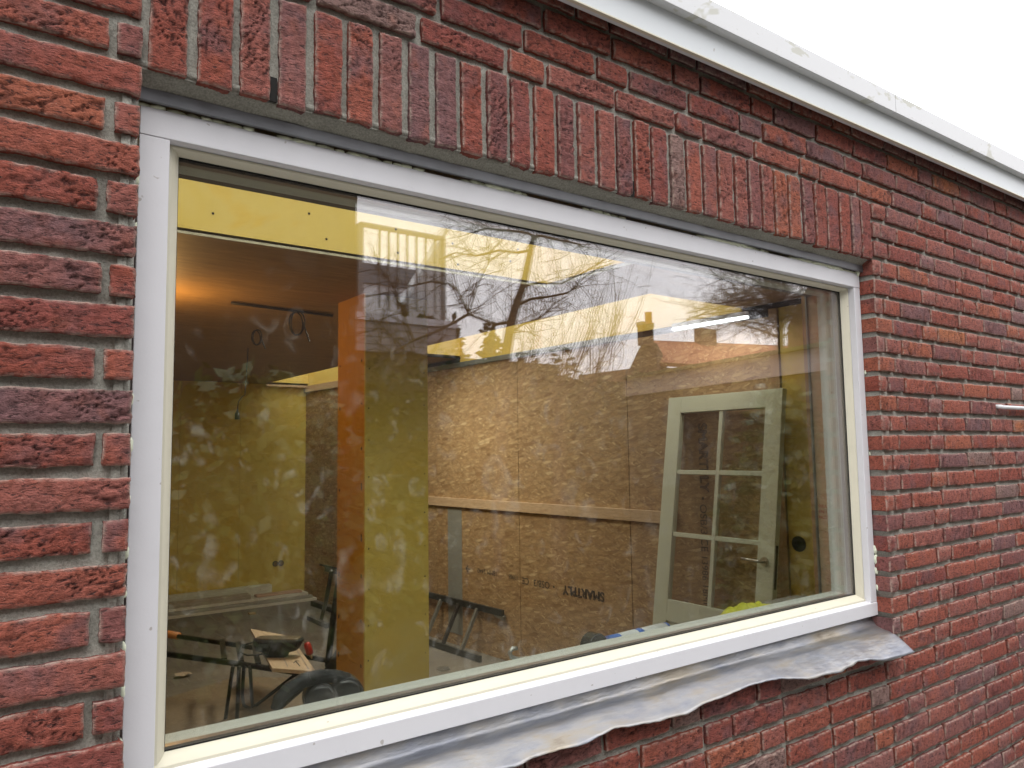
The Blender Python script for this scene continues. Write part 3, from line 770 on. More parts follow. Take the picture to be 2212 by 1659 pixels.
# back wall of yellow boards
bw = empty('back_wall', (1, 8.06, FZ), 'far wall clad in olive yellow boards with two socket holes', 'wall')
for x0, x1 in ((-2.5, -0.46), (-0.457, 0.765), (0.768, 1.98), (1.983, 2.66), (2.663, 3.48)):
    MB().box((x0, 8.06, FZ), (x1, 8.075, CZ + .02)).build('wall_panel', M['board'], bw)
MB().box((-2.5, 8.076, FZ), (4.2, 8.2, 1.0)).build('backing', M['dark'], bw)
for dx in (0, 0.071):
    c = np.array([3.10 + dx, 8.06, -1.90])
    MB().tube([(c[0], 8.052, c[2]), (c[0], 8.0595, c[2])], 0.034, 20).build('socket_box', M['dark'], bw)
    MB().tube([(c[0], 8.049, c[2]), (c[0], 8.0515, c[2])], 0.025, 20).build('socket_insert', plain('brass_brown', (0.16, 0.10, 0.03), .5), bw)
lw = MB().box((-2.6, 0.25, FZ), (-2.5, 8.1, CZ)).build('side_wall', M['board']); tag(lw, 'olive board wall closing the left end of the room', 'wall')
# strand board wall
ow = empty('strand_board_wall', (3.6, 4.2, FZ), 'wall of light brown strand boards with printed lettering behind the ladder', 'wall')
def wall_box(g, y0, y1, z0, z1, o0, o1):
    return g.hexa([(side_x(y0, o1), y0, z0), (side_x(y0, o0), y0, z0), (side_x(y1, o0), y1, z0), (side_x(y1, o1), y1, z0), (side_x(y0, o1), y0, z1), (side_x(y0, o0), y0, z1), (side_x(y1, o0), y1, z1), (side_x(y1, o1), y1, z1)])
for y0, y1 in ((1.50, 2.655), (2.663, 3.88), (3.886, 5.10), (5.106, 6.32), (6.326, 7.54), (7.546, 8.055)):
    wall_box(MB(), y0, y1, FZ, 0.19, -0.018, 0.0).build('strand_board', M['osb'], ow)
wall_box(MB(), 0.26, 8.055, FZ, 0.39, -0.2, -0.019).build('framing', M['dark'], ow)
wall_box(MB(), 1.440, 1.495, FZ, 0.235, -0.018, 0.012).build('stud', M['stud'], ow)
wall_box(MB(), 0.26, 1.435, FZ, 0.235, -0.018, 0.0).build('wall_panel', M['board'], ow)
hole = MB(); hc = np.array([side_x(1.375 - .25), 1.12, -1.147]); hc = np.array([side_x(1.372), 1.372, -1.147])
hole.tube([(hc[0] - .004, hc[1], hc[2]), (hc[0] - .0005, hc[1], hc[2])], 0.045, 20).build('box_hole', M['dark'], ow)
wall_box(MB(), 2.25, 5.26, -1.09, -1.01, 0.001, 0.030).build('batten', M['batten'], ow, bevel=0.002)
wall_box(MB(), 4.70, 4.92, FZ + .1, -1.10, 0.0005, 0.004).build('primer_stripe', plain('grey_primer', (0.24, 0.235, 0.21), .6), ow)
wall_box(MB(), 2.70, 5.24, 0.192, 0.232, -0.01, 0.022).build('steel_beam', M['zinc'], ow)
wall_box(MB(), 5.30, 8.05, 0.185, 0.262, 0.0, 0.03).build('top_batten', M['batten'], ow)
def letter_mesh(name, cu):
    t_ = bpy.data.objects.new('tmp', cu); me = bpy.data.meshes.new_from_object(t_); bpy.data.objects.remove(t_)
    return bpy.data.objects.new(name, me)
def lettering(txt, size, y, z, rot, off=0.0012, mat=M['ink'], outline=False):
    cu = bpy.data.curves.new('lettering', 'FONT'); cu.body = txt; cu.size = size; cu.extrude = 0.0003
    if outline: cu.fill_mode = 'NONE'; cu.bevel_depth = 0.0028; cu.bevel_resolution = 1; cu.extrude = 0
    cu.materials.append(mat)
    o = letter_mesh('lettering', cu); COL.objects.link(o); o.parent = ow
    # local X along -y (as read from the room), local Y up, turned by rot in the board plane
    xdir = Vector((0.0437, -1, 0)).normalized(); zdir = Vector((0, 0, 1)); nrm = xdir.cross(zdir)
    Rm = Matrix((xdir, zdir, nrm)).transposed().to_4x4() @ Matrix.Rotation(rot, 4, 'Z')
    o.matrix_basis = Matrix.Translation(Vector((side_x(y, off), y, z)) - Vector(ow.location)) @ Rm
    return o
lettering('SMARTPLY', 0.093, 2.93, -1.625, math.pi, outline=True)
lettering('\u2022', 0.07, 3.46, -1.625, math.pi)
lettering('OSB/3', 0.075, 3.52, -1.62, math.pi); lettering('CE', 0.075, 3.77, -1.62, math.pi)
lettering('13986', 0.05, 3.91, -1.615, math.pi); lettering('18MM 2440', 0.06, 4.18, -1.61, math.pi); lettering('\u2192', 0.1, 4.56, -1.60, math.pi, outline=False)
lettering('SMARTPLY', 0.093, 2.045, -0.43, -math.pi / 2, outline=True)
lettering('\u2022 OSB/3', 0.075, 2.055, -0.90, -math.pi / 2); lettering('CE', 0.075, 2.055, -1.16, -math.pi / 2); lettering('13986 18MM 2440', 0.065, 2.055, -1.27, -math.pi / 2)

# column
colm = empty('column', (1.79, 2.7, FZ), 'square boxed column of olive boards standing mid-room, orange lamplight painted on its left side', 'column')
MB().box((1.6, 2.522, FZ), (1.986, 2.534, CZ)).build('front_panel', M['board'], colm)
orange = wood('lamplit_side_board', (0.42, 0.19, 0.018), (0.48, 0.235, 0.028), (1, 5, 2), 0.5)  # olive board with the orange lamplight painted into its colour
MB().box((1.5985, 2.5345, FZ), (1.612, 2.871, CZ)).build('side_panel', orange, colm)
MB().box((1.613, 2.535, FZ), (1.985, 2.870, CZ - .001)).build('column_core', M['board'], colm)
sc = MB()
for z in np.arange(-0.15, -1.95, -0.19):
    for x in (1.622, 1.962):
        q = z + random.uniform(-.02, .02); sc.tube([(x + random.uniform(-.004, .004), 2.5205, q), (x, 2.5222, q)], 0.0042, 6)
sc.build('screw', M['dark'], colm)['kind'] = 'stuff'
sc = MB()
for z in np.arange(-0.1, -1.95, -0.23):
    for y in (2.56, 2.84): sc.tube([(1.5975, y, z + random.uniform(-.04, .04))] + [(1.5990, y, z)], 0.0035, 6)
sc.build('screw', M['dark'], colm)['kind'] = 'stuff'

# ceiling with three rooflight shafts
ce = MB()
def slab(x0, x1, y0, y1, z0=CZ, z1=CZ + .02): ce.box((x0, y0, z0), (x1, y1, z1))
A = (-0.5, 2.346, 0.40, 1.875); B = (2.933, 3.76, 1.691, 4.70); D_ = (2.933, 3.66, 5.30, 8.0)
slab(-2.5, -0.5, 0.25, 1.875); slab(-0.5, 2.346, 0.25, 0.40); slab(2.346, 3.80, 0.25, 1.691); slab(2.346, 2.933, 1.691, 1.875)
slab(-2.5, 2.933, 1.875, 8.06); slab(2.933, 3.8, 4.70, 5.30); slab(2.933, 3.8, 8.0, 8.06)
ceil_o = ce.build('ceiling', M['ceil']); tag(ceil_o, 'brown boarded ceiling with deep yellow rooflight shafts', None, None, 'structure')
sh = MB()
for k, (x0, x1, y0, y1) in enumerate((A, B, D_)):
    t_ = 0.014; zt_ = 0.72; zb_ = CZ + .0002
    s_ = empty('rooflight', ((x0 + x1) / 2, (y0 + y1) / 2, CZ), ('rooflight shaft lined with yellow boards just inside the window', 'rooflight shaft of yellow boards along the strand board wall', 'far rooflight shaft of yellow boards beyond the column')[k], 'rooflight')
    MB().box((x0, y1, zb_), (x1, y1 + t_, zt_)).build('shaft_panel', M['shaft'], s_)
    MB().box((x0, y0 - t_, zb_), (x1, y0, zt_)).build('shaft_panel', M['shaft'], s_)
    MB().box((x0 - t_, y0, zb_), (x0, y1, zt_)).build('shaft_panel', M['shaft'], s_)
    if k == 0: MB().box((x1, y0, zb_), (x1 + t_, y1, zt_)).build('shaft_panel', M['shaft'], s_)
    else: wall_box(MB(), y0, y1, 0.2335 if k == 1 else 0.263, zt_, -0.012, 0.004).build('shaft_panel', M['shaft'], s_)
    MB().box((x0 - .03, y0 - .03, zt_ + .001), (x1 + .03, y1 + .03, zt_ + .007)).build('pane', M['bare'], s_)
    if k == 0:
        MB().box((x0, 1.8695, CZ - .003), (x1, 1.8748, CZ + .007)).build('plaster_edge', plain('chalky', (0.50, 0.46, 0.33), .9, 0, .5, 25), s_)
        MB().box((2.3405, y0, CZ - .003), (2.3458, 1.8690, CZ + .012)).build('plaster_edge', M['plaster'], s_)
        sc = MB()
        for x, z in ((0.62, .37), (1.02, .44), (1.10, .34), (1.44, .44), (1.45, .33), (1.75, .42), (1.78, .32), (2.1, .38), (2.15, .45)): sc.tube([(x, 1.8735, z), (x, 1.8752, z)], 0.0055, 8)
        sc.build('screw', M['dark'], s_)['kind'] = 'stuff'
    if k == 1: MB().box((2.94, 4.692, CZ - .008), (3.62, 4.699, CZ + .004)).build('edge_strip', M['dark'], s_)
    if k == 2: MB().box((2.94, 7.99, CZ - .03), (3.46, 7.998, CZ - .004)).build('edge_strip', M['batten'], s_)
rf = MB()
for x0, x1, y0, y1 in ((-2.6, -0.53, 0.25, 8.3), (-0.53, 2.376, 0.25, 0.38), (-0.53, 2.376, 1.9, 8.3), (2.376, 2.90, 0.25, 8.3), (2.90, 4.0, 0.25, 1.66), (2.90, 4.0, 4.73, 5.27), (2.9, 4.0, 8.03, 8.3), (3.80, 4.0, 1.66, 8.03)): rf.box((x0, y0, 0.40), (x1, y1, 0.52))
rfo = rf.build('roof', plain('roofing_felt', (0.07, 0.07, 0.075), 0.9)); tag(rfo, 'flat felted roof', None, None, 'structure')
# head lining and jambs of the window inside
jm = empty('window_lining', (1.1, 0.2, -1.1), 'wooden lining around the window inside, red stamp on the right jamb', 'lining')
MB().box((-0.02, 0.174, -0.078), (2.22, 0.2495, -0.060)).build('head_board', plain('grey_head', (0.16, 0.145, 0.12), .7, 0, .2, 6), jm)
MB().box((2.168, 0.174, -1.17), (2.188, 0.250, -0.079)).build('jamb_board', M['batten'], jm)
MB().box((2.160, 0.2505, -1.17), (2.200, 0.2560, -0.05)).build('metal_edge', M['zinc'], jm)
MB().box((2.170, 0.2565, -1.17), (2.200, 0.275, -0.05)).build('board_edge', M['stud'], jm)
MB().box((-0.015, 0.174, -1.17), (0.016, 0.25, -0.079)).build('jamb_board', M['batten'], jm)
for k, (tx, zz) in enumerate((('FIRA 2', -.80), ('EN 14081', -.818), ('NLD-0374', -.836))):
    cu = bpy.data.curves.new('stamp', 'FONT'); cu.body = tx; cu.size = 0.015; cu.materials.append(M['redink']); cu.extrude = 0.0001
    o = letter_mesh('stamp', cu); COL.objects.link(o); o.parent = jm
    o.matrix_basis = Matrix.Translation(Vector((2.1674, 0.246, zz)) - Vector(jm.location)) @ Matrix(((0, 0, -1, 0), (-1, 0, 0, 0), (0, 1, 0, 0), (0, 0, 0, 1)))
sill = empty('window_board', (1.1, 0.29, -1.13), 'inner window board still under cloudy protective film', 'window board')
MB().box((-0.3, 0.174, -1.156), (2.166, 0.335, -1.134)).build('board', M['wsill'], sill, bevel=0.002)
MB().box((-0.3, 0.3352, -1.158), (0.36, 0.345, -1.128)).build('front_edge', wood('edge_wood', (0.3, 0.14, 0.04), (0.42, 0.22, 0.08)), sill)

# ------------------------------------------------------------------ door leaning on the strand boards
TL, TR = Vector((3.690, 2.235, -0.258)), Vector((3.667, 1.355, -0.258))
BL, BR = TL + Vector((-0.28, 0.035, -2.066)), TR + Vector((-0.28, 0.035, -2.066))
door = empty('glazed_door', tuple(BL), 'pale six-pane interior door leaning against the strand board wall', 'door')
ax = (TR - TL).normalized(); dn = (BL - TL).normalized(); nn = ax.cross(dn).normalized()
if nn.x > 0: nn = -nn
DW, DH = (TR - TL).length, (BL - TL).length
def dpt(u, v, w): return TL + ax * u + dn * v + nn * w
def dbox(g, u0, u1, v0, v1, w0, w1):
    return g.hexa([dpt(u0, v1, w0), dpt(u1, v1, w0), dpt(u1, v1, w1), dpt(u0, v1, w1), dpt(u0, v0, w0), dpt(u1, v0, w0), dpt(u1, v0, w1), dpt(u0, v0, w1)])
T = 0.020
dbox(MB(), 0, 0.112, 0, DH, -T, T).build('stile', M['door'], door, bevel=.002)
dbox(MB(), DW - 0.112, DW, 0, DH, -T, T).build('stile', M['door'], door, bevel=.002)
dbox(MB(), 0.1125, DW - .1125, 0, 0.105, -T, T - .0008).build('top_rail', M['door'], door, bevel=.002)
dbox(MB(), 0.1125, DW - .1125, 1.29, 1.42, -T, T - .0008).build('lock_rail', M['door'], door, bevel=.002)
dbox(MB(), 0.1125, DW - .1125, 1.92, DH, -T, T - .0008).build('bottom_rail', M['door'], door, bevel=.002)
dbox(MB(), 0.1125, DW - .1125, 1.4205, 1.9195, -.006, .006).build('lower_panel', M['door'], door)
mo = dbox(MB(), 0.14, DW - .14, 1.45, 1.89, .0065, .013).build('panel_field', M['door'], door, bevel=.004)
um = DW / 2
dbox(MB(), um - .014, um + .014, 0.1055, 1.2895, -.014, .014).build('muntin', M['door'], door, bevel=.003)
for v in (0.49, 0.885):
    dbox(MB(), 0.1128, um - .0143, v - .014, v + .014, -.0135, .0135).build('muntin', M['door'], door, bevel=.003)
    dbox(MB(), um + .0143, DW - .1128, v - .014, v + .014, -.0135, .0135).build('muntin', M['door'], door, bevel=.003)
for u0, u1 in ((0.1128, um - .0143), (um + .0143, DW - .1128)):
    for v0, v1 in ((0.1055, 0.4758), (0.5042, 0.8708), (0.8992, 1.2895)):
        dbox(MB(), u0, u1, v0, v1, -.002, .002).build('pane', M['bare'], door)
hp = dpt(DW - 0.06, 0.985, T)
r_ = MB().tube([tuple(hp), tuple(hp + nn * .009)], 0.026, 20).build('handle_rose', M['chrome'], door, smooth=False)
MB().tube([tuple(hp + nn * .009), tuple(hp + nn * .045), tuple(hp + nn * .052 - ax * .012), tuple(hp + nn * .050 - ax * .07 - dn * .002), tuple(hp + nn * .046 - ax * .125 - dn * .006)], [.009, .008, .008, .0075, .006], 10).build('lever', M['chrome'], door, smooth=True)
dbox(MB(), DW + .0003, DW + .0022, 0.89, 1.13, -.009, .009).build('lock_plate', M['black'], door)

# ------------------------------------------------------------------ ladder lying on its side against the boards
lad = empty('ladder', (3.5, 4.6, FZ), 'old paint-spattered black ladder lying on its side along the strand boards', 'ladder')
def lp(y, z, off): return (side_x(y, off), y, z)
paintm = plain('spattered_aluminium', (0.04, 0.037, 0.032), .5, .3, .8, 45, .5, .002)
lp0, lp1 = lp(7.4, -1.925, .035), lp(4.07, -1.935, .035)
MB().bar(lp0, lp1, .026, .052).build('rail', paintm, lad, bevel=.002)
MB().bar(lp(7.4, FZ + .030, .20), lp(4.16, FZ + .030, .20), .026, .052).build('rail', paintm, lad, bevel=.002)
rung_y = [4.42, 4.70, 4.98, 5.26, 5.54, 5.82, 6.10, 6.38]
rung_m = [plain('rung_grey', (.22, .21, .18), .5, .4, .5, 30), plain('rung_dark', (.06, .05, .045), .5, .4, .6, 30), plain('rung_red', (.10, .04, .03), .5, .2, .6, 30)]
for i, y in enumerate(rung_y):
    MB().bar(lp(y, -1.945, .04), lp(y + .02, FZ + .05, .195), .03, .028, (0, 1, 0)).build('rung', rung_m[(0, 1, 0, 2, 1, 2, 1, 2)[i]] if i else rung_m[0], lad, bevel=.003)
MB().bar(lp(4.18, -1.955, .03), lp(4.06, -1.975, .03), .03, .035).build('end_cap', rung_m[0], lad)

# ------------------------------------------------------------------ planks stacked on the floor by the back wall
ps = [((-0.4, 7.70, 0.0), (3.50, 7.95, .030)), ((-0.4, 7.72, .032), (3.44, 7.96, .062)), ((-0.4, 7.76, .064), (3.40, 7.99, .094)), ((-0.4, 7.93, .096), (3.02, 8.04, .205)), ((0.2, 7.77, .096), (2.72, 7.90, .150)), ((2.80, 7.80, .096), (3.34, 7.91, .120))]
plm = [M['plank'], wood('grey_planks', (.26, .23, .19), (.36, .33, .28), (1, 12, 12)), M['plank'], wood('weathered_beam', (.46, .44, .34), (.60, .58, .46), (1, 10, 10)), wood('light_beam', (.30, .24, .17), (.40, .34, .26), (1, 10, 10)), wood('pink_plank', (.42, .24, .16), (.5, .32, .22), (1, 12, 12))]
pl_lab = ['pale skirting plank at the very bottom of the stack by the far wall', 'grey plank second from the bottom of the stack by the far wall', 'pale plank carrying the loose beams on the stack by the far wall',
          'long weathered beam on top, pushed against the far wall', 'short light beam with a chamfered end on the plank stack', 'pinkish short plank at the right end of the stack']
for (a, b), m_, lb in zip(ps, plm, pl_lab):
    o = MB().box((a[0], a[1], FZ + a[2]), (b[0], b[1], FZ + b[2])).build('plank', m_, None, bevel=.003); tag(o, lb, 'plank', 'planks stacked by the far wall')

# ------------------------------------------------------------------ wheelbarrow frame used as a work bench
wb = empty('wheelbarrow', (1.4, 4.0, FZ), 'black tubular wheelbarrow frame without its tray, orange grips to the left', 'wheelbarrow')
P0, P1 = on_z(300, 1405, -1.895), on_z(750, 1468, -2.00)
Q0, Q1 = on_z(300, 1358, -1.875), on_z(735, 1432, -1.99)
nb_ = M['black']
MB().tube([tuple(P0), tuple(on_z(500, 1432, -1.94)), tuple(P1), tuple(P1 + (P1 - P0) * .3)], .019, 10).build('near_handle', nb_, wb, smooth=True)
MB().tube([tuple(on_z(380, 1374, -1.895)), tuple(on_z(575, 1403, -1.945)), tuple(Q1), tuple(Q1 + (Q1 - Q0) * .3)], .017, 10).build('far_handle', nb_, wb, smooth=True)
MB().tube([tuple(Q0), tuple(on_z(386, 1374, -1.8945))], .026, 12).build('grip', M['grip'], wb, smooth=True)
sl = [(0.42, .0), (0.50, .0), (0.58, .0), (0.66, 0), (.74, 0)]
for f_, _ in sl:
    a_ = P0 + (P1 - P0) * f_ * 1.02; b_ = Q0 + (Q1 - Q0) * (f_ + .02)
    MB().bar(tuple(a_ + np.array([0, 0, .022])), tuple(b_ + np.array([0, 0, .022])), .035, .012).build('cross_slat', nb_, wb, bevel=.002)
def leg(pts, r=.013): return MB().tube([tuple(p) for p in pts], r, 8).build('leg', nb_, wb, smooth=True)
top_n = on_z(503, 1440, -1.945)
leg([top_n, on_z(487, 1553, FZ + .012)], .012); leg([top_n + np.array([.03, -.03, 0]), on_z(512, 1553, FZ + .012)], .013)
lb_ = on_z(540, 1530, FZ + .014)
leg([on_z(527, 1438, -1.95), on_z(523, 1500, -2.19), on_z(527, 1524, -2.30), lb_, on_z(553, 1524, -2.31), on_z(645, 1452, -2.02)], .012)
leg([on_z(540, 1440, -1.95), on_z(545, 1525, -2.30)], .012)
leg([on_z(575, 1557, -2.32), on_z(655, 1487, -2.14), on_z(668, 1468, -2.06), on_z(670, 1450, -2.01)], .012)
MB().tube([tuple(on_z(708, 1438, -1.985)), tuple(on_z(719, 1340, -1.68)), tuple(on_z(735, 1240, -1.36))], .021, 10).build('upright', nb_, wb, smooth=True)
MB().tube([tuple(on_z(716, 1235, -1.34)), tuple(on_z(704, 1300, -1.60)), tuple(on_z(694, 1338, -1.75))], .014, 8).build('upright', nb_, wb, smooth=True)
MB().bar(tuple(on_z(692, 1220, -1.295)), tuple(on_z(728, 1228, -1.33)), .03, .010).build('top_plate', nb_, wb)
MB().bar(tuple(on_z(667, 1334, -1.73)), tuple(on_z(707, 1352, -1.74)), .03, .03).build('crossbar', nb_, wb)
MB().tube([tuple(on_z(738, 1462, -1.99)), tuple(on_z(770, 1405, -1.90))], .12, 20).build('wheel', M['rubber'], wb, smooth=True)
# board on the bench, with pencil lines and an arrow
zb_ = -1.925
c4 = [on_z(588, 1443, zb_), on_z(683, 1450, zb_), on_z(627, 1374, zb_), on_z(541, 1358, zb_)]
bdo = MB().prism([tuple(p) for p in c4], (0, 0, -.024)).build('cut_board', M['mdf'], None, bevel=.001)
tag(bdo, 'small beige board with pencil lines and an arrow lying across the wheelbarrow', 'board')
pe = MB()
for a, b in (((603, 1402), (622, 1441)), ((634, 1393), (667, 1446))): pe.bar(tuple(on_z(*a, zb_ + .0008)), tuple(on_z(*b, zb_ + .0008)), .004, .0006)
pe.build('pencil_line', M['steel'], bdo)
ar = MB(); ar.bar(tuple(on_z(648, 1439, zb_ + .0012)), tuple(on_z(638, 1427, zb_ + .0012)), .007, .0006); ar.bar(tuple(on_z(634, 1432, zb_ + .0012)), tuple(on_z(640, 1427, zb_ + .0012)), .007, .0006); ar.bar(tuple(on_z(640, 1427, zb_ + .0012)), tuple(on_z(646, 1428, zb_ + .0012)), .007, .0006)
ar.build('drawn_arrow', M['ink'], bdo)
# electric sander on the board
sa = empty('sander', tuple(on_z(598, 1405, zb_)), 'dark belt sander with a shiny top plate resting upside down on the beige board', 'power tool')
def ring_body(levels, mat, name, parent, n=20, ang=0.0):
    vs, fs = [], []
    for (cx, cy, z, rx, ry, pw) in levels:
        for k in range(n):
            t_ = 2 * math.pi * k / n; c_, s_ = math.cos(t_), math.sin(t_)
            x = math.copysign(abs(c_) ** pw, c_) * rx; y = math.copysign(abs(s_) ** pw, s_) * ry
            vs.append((cx + x * math.cos(ang) - y * math.sin(ang), cy + x * math.sin(ang) + y * math.cos(ang), z))
    for i in range(len(levels) - 1):
        for k in range(n): fs.append((i * n + k, i * n + (k + 1) % n, (i + 1) * n + (k + 1) % n, (i + 1) * n + k))
    fs.append(tuple(range(n))); fs.append(tuple((len(levels) - 1) * n + k for k in range(n)))
    return MB().add(vs, fs).build(name, mat, parent, smooth=True)
sc_ = on_z(598, 1418, zb_); sx, sy = sc_[0], sc_[1]; an = R(-42)
ring_body([(sx, sy, zb_ + .002, .07, .038, .5), (sx, sy, zb_ + .03, .085, .045, .6), (sx, sy, zb_ + .045, .14, .06, .5), (sx + .01, sy, zb_ + .10, .165, .068, .45), (sx + .01, sy, zb_ + .116, .16, .062, .45)], M['rubber'], 'body', sa, 24, an)
ring_body([(sx + .01, sy, zb_ + .1165, .15, .056, .4), (sx + .01, sy, zb_ + .122, .145, .052, .4), (sx + .01, sy, zb_ + .124, .13, .045, .4)], plain('worn_belt', (.16, .13, .09), .4, .5), 'belt', sa, 24, an)
cp = [on_z(566, 1395, zb_ + .05), on_z(545, 1388, zb_ + .06), on_z(520, 1395, zb_ + .03), on_z(517, 1408, zb_ + .03), on_z(535, 1416, zb_ + .03), on_z(575, 1412, zb_ + .03)]
MB().tube([tuple(p) for p in cp], .005, 6).build('power_cord', M['rubber'], sa, smooth=True)
# glue bottle
gb = empty('glue_bottle', tuple(on_z(672, 1415, -1.96)), 'small red squeeze bottle with a beige nozzle beside the board', 'bottle')
a_, b_ = on_z(662, 1388, -1.86), on_z(670, 1412, -1.93)
MB().tube([tuple(a_), tuple(a_ + (b_ - a_) * .2), tuple(b_), tuple(b_ + (b_ - a_) * .12)], [.016, .024, .025, .014], 14).build('bottle_body', M['red'], gb, smooth=True)
MB().tube([tuple(b_ + (b_ - a_) * .12), tuple(b_ + (b_ - a_) * .45)], [.012, .004], 10).build('nozzle', plain('beige_tip', (.5, .38, .22), .5), gb, smooth=True)

# ------------------------------------------------------------------ small things on the window board
SZ = -1.134
ear = empty('ear_defenders', (0.43, 0.31, SZ), 'pair of black ear defenders with a wide padded headband behind the lower left glass', 'ear defenders')
eg_ = [on_y(*p, 0.315) for p in ((597, 1532), (604, 1510), (625, 1488), (655, 1470), (690, 1461), (725, 1460), (748, 1466), (760, 1480))]
MB().tube([tuple(p) for p in eg_], [.012, .014, .015, .015, .014, .013, .013, .012], 12).build('headband', M['rubber'], ear, smooth=True)
for px, py, rr in ((690, 1508, .034), (745, 1497, .036)):
    c_ = on_y(px, py, 0.32)
    MB().tube([tuple(c_ + np.array([-.006, -.025, 0])), tuple(c_ + np.array([-.004, -.02, 0])), tuple(c_ + np.array([.006, .02, 0])), tuple(c_ + np.array([.007, .025, 0]))], [rr * .7, rr, rr, rr * .8], 24).build('ear_cup', plain('gloss_black', (.014, .015, .017), .25), ear, smooth=True)
hk = [on_y(*p, 0.30) for p in ((1116, 1400), (1107, 1401), (1101, 1409), (1104, 1419), (1118, 1424), (1142, 1422), (1160, 1419))]
hko = MB().tube([tuple(p) for p in hk], .0055, 10).build('metal_hook', M['tin'], None, smooth=True); tag(hko, 'grey metal hook lying on the inner sill below the ladder', 'hook')
tu = empty('sealant_tube', (1.5, 0.29, SZ), 'blue and white sealant foil tube on the inner sill', 'tube')
MB().tube([(1.225, .288, SZ + .0235), (1.46, .300, SZ + .0235)], .023, 20).build('foil', M['blue'], tu, smooth=True)
MB().tube([(1.262, .2899, SZ + .0236), (1.45, .2995, SZ + .0236)], .0234, 20).build('paper_label', M['label'], tu, smooth=True)
for x_, w_ in ((1.330, .022),):
    MB().tube([(x_, .2934, SZ + .0237), (x_ + w_, .2945, SZ + .0237)], .0237, 20).build('label_print', M['blue'], tu, smooth=True)
tm = empty('tape_measure', (1.16, .285, SZ), 'black and grey tape measure standing next to the blue tube', 'tape measure')
MB().tube([(1.165, .262, SZ + .032), (1.165, .300, SZ + .032)], .033, 22).build('case', plain('tape_case', (.025, .024, .023), .25), tm, bevel=.003)
MB().box((1.150, .258, SZ + .034), (1.168, .2615, SZ + .044)).build('case_badge', plain('badge', (.4, .3, .2), .4), tm)
MB().box((1.06, .272, SZ), (1.14, .292, SZ + .013)).build('belt_clip', M['rubber'], tm, bevel=.002)
MB().tube([(1.075, .270, SZ + .010), (1.075, .281, SZ + .018)], .009, 12).build('hook_end', M['chrome'], tm, smooth=True)
# crumpled yellow cloth
vs, fs = [], []; nu, nv = 44, 22
for i in range(nu + 1):
    for j in range(nv + 1):
        u_, v_ = i / nu, j / nv
        x = 1.63 + .33 * u_; y = .200 + .120 * v_
        hgt = math.sin(math.pi * v_) ** .6 * math.sin(math.pi * min(1, u_ * 1.02)) ** .5 * (.054 + .030 * float(fbm(np.array([[u_ * 5.0, v_ * 2.6, .3]]), 3, 3)[0]))
        hgt += .013 * abs(float(vnoise(np.array([u_ * 9, v_ * 5, 2.2]), 6)))
        vs.append((x + .008 * float(vnoise(np.array([u_ * 6, v_ * 6, 9]), 2)), y + .02 * (u_ - .5), SZ + .002 + max(0, hgt)))
for i in range(nu):
    for j in range(nv): fs.append((i * (nv + 1) + j, (i + 1) * (nv + 1) + j, (i + 1) * (nv + 1) + j + 1, i * (nv + 1) + j + 1))
cl = MB().add(vs, fs).build('cleaning_cloth', M['yellow'], None, smooth=True); tag(cl, 'crumpled yellow-green cleaning cloth on the inner sill in front of the door', 'cloth')
cl.modifiers.new('thickness', 'SOLIDIFY').thickness = .002
tray = empty('plastic_tray', (2.05, .26, SZ), 'clear plastic tray at the right end of the inner sill', 'tray')
cm, ct, cpn, _o = new_mat('clear_plastic'); cpn.inputs['Base Color'].default_value = (.55, .56, .52, 1); cpn.inputs['Roughness'].default_value = .25; cpn.inputs['Alpha'].default_value = .45
ring_body([(2.03, .262, SZ + .001, .10, .055, .35), (2.03, .262, SZ + .035, .112, .062, .35), (2.03, .262, SZ + .038, .118, .066, .35)], cm, 'tray_body', tray, 28)

# ------------------------------------------------------------------ floor litter and ceiling fittings
ct_ = on_z(397, 1457, FZ + .02)
lf = MB(); n_ = 12
vsl = [(ct_[0], ct_[1], FZ + .030)] + [(ct_[0] + .06 * math.cos(k * .52) * (1 + .3 * random.random()), ct_[1] + .035 * math.sin(k * .52) * (1 + .4 * random.random()), FZ + .017 + random.uniform(0, .02)) for k in range(n_)]
lfo = lf.add(vsl, [(0, 1 + k, 1 + (k + 1) % n_) for k in range(n_)]).build('paper_scrap', plain('scrap', (.42, .33, .24), .8)); tag(lfo, 'crumpled pale scrap of paper on the dusty floor', 'scrap')
ck = on_z(545, 1327, FZ); cko = MB().box((ck[0] - .04, ck[1] - .03, FZ), (ck[0] + .03, ck[1] + .03, FZ + .02)).build('wood_offcut', M['stud'], None, bevel=.004); tag(cko, 'tiny wood offcut lying alone on the bare concrete floor', 'offcut')
dr = on_z(958, 1447, FZ); dro = MB().tube([(dr[0], dr[1], FZ), (dr[0], dr[1], FZ + .015)], .05, 20).build('lid', M['tin'], None); tag(dro, 'round metal lid on the floor beside the column', 'lid')
pend = empty('lamp_holder', (1.684, 5.0, -0.13), 'black bulb holder hanging from its wire in front of the far wall', 'lamp holder')
pw = [on_y(529, 853, 5.0), on_y(522, 858, 5.0), on_y(515, 868, 5.0), on_y(513, 886, 5.0)]
MB().tube([(pw[0][0] + .02, 5.0, CZ)] + [tuple(p) for p in pw], .004, 6).build('wire', M['black'], pend, smooth=True)
MB().tube([tuple(on_y(513, 885, 5.0)), tuple(on_y(513, 890, 5.0)), tuple(on_y(512.6, 893, 5.0)), tuple(on_y(512.4, 906, 5.0))], [.007, .010, .019, .020], 14).build('holder', M['black'], pend, smooth=True)
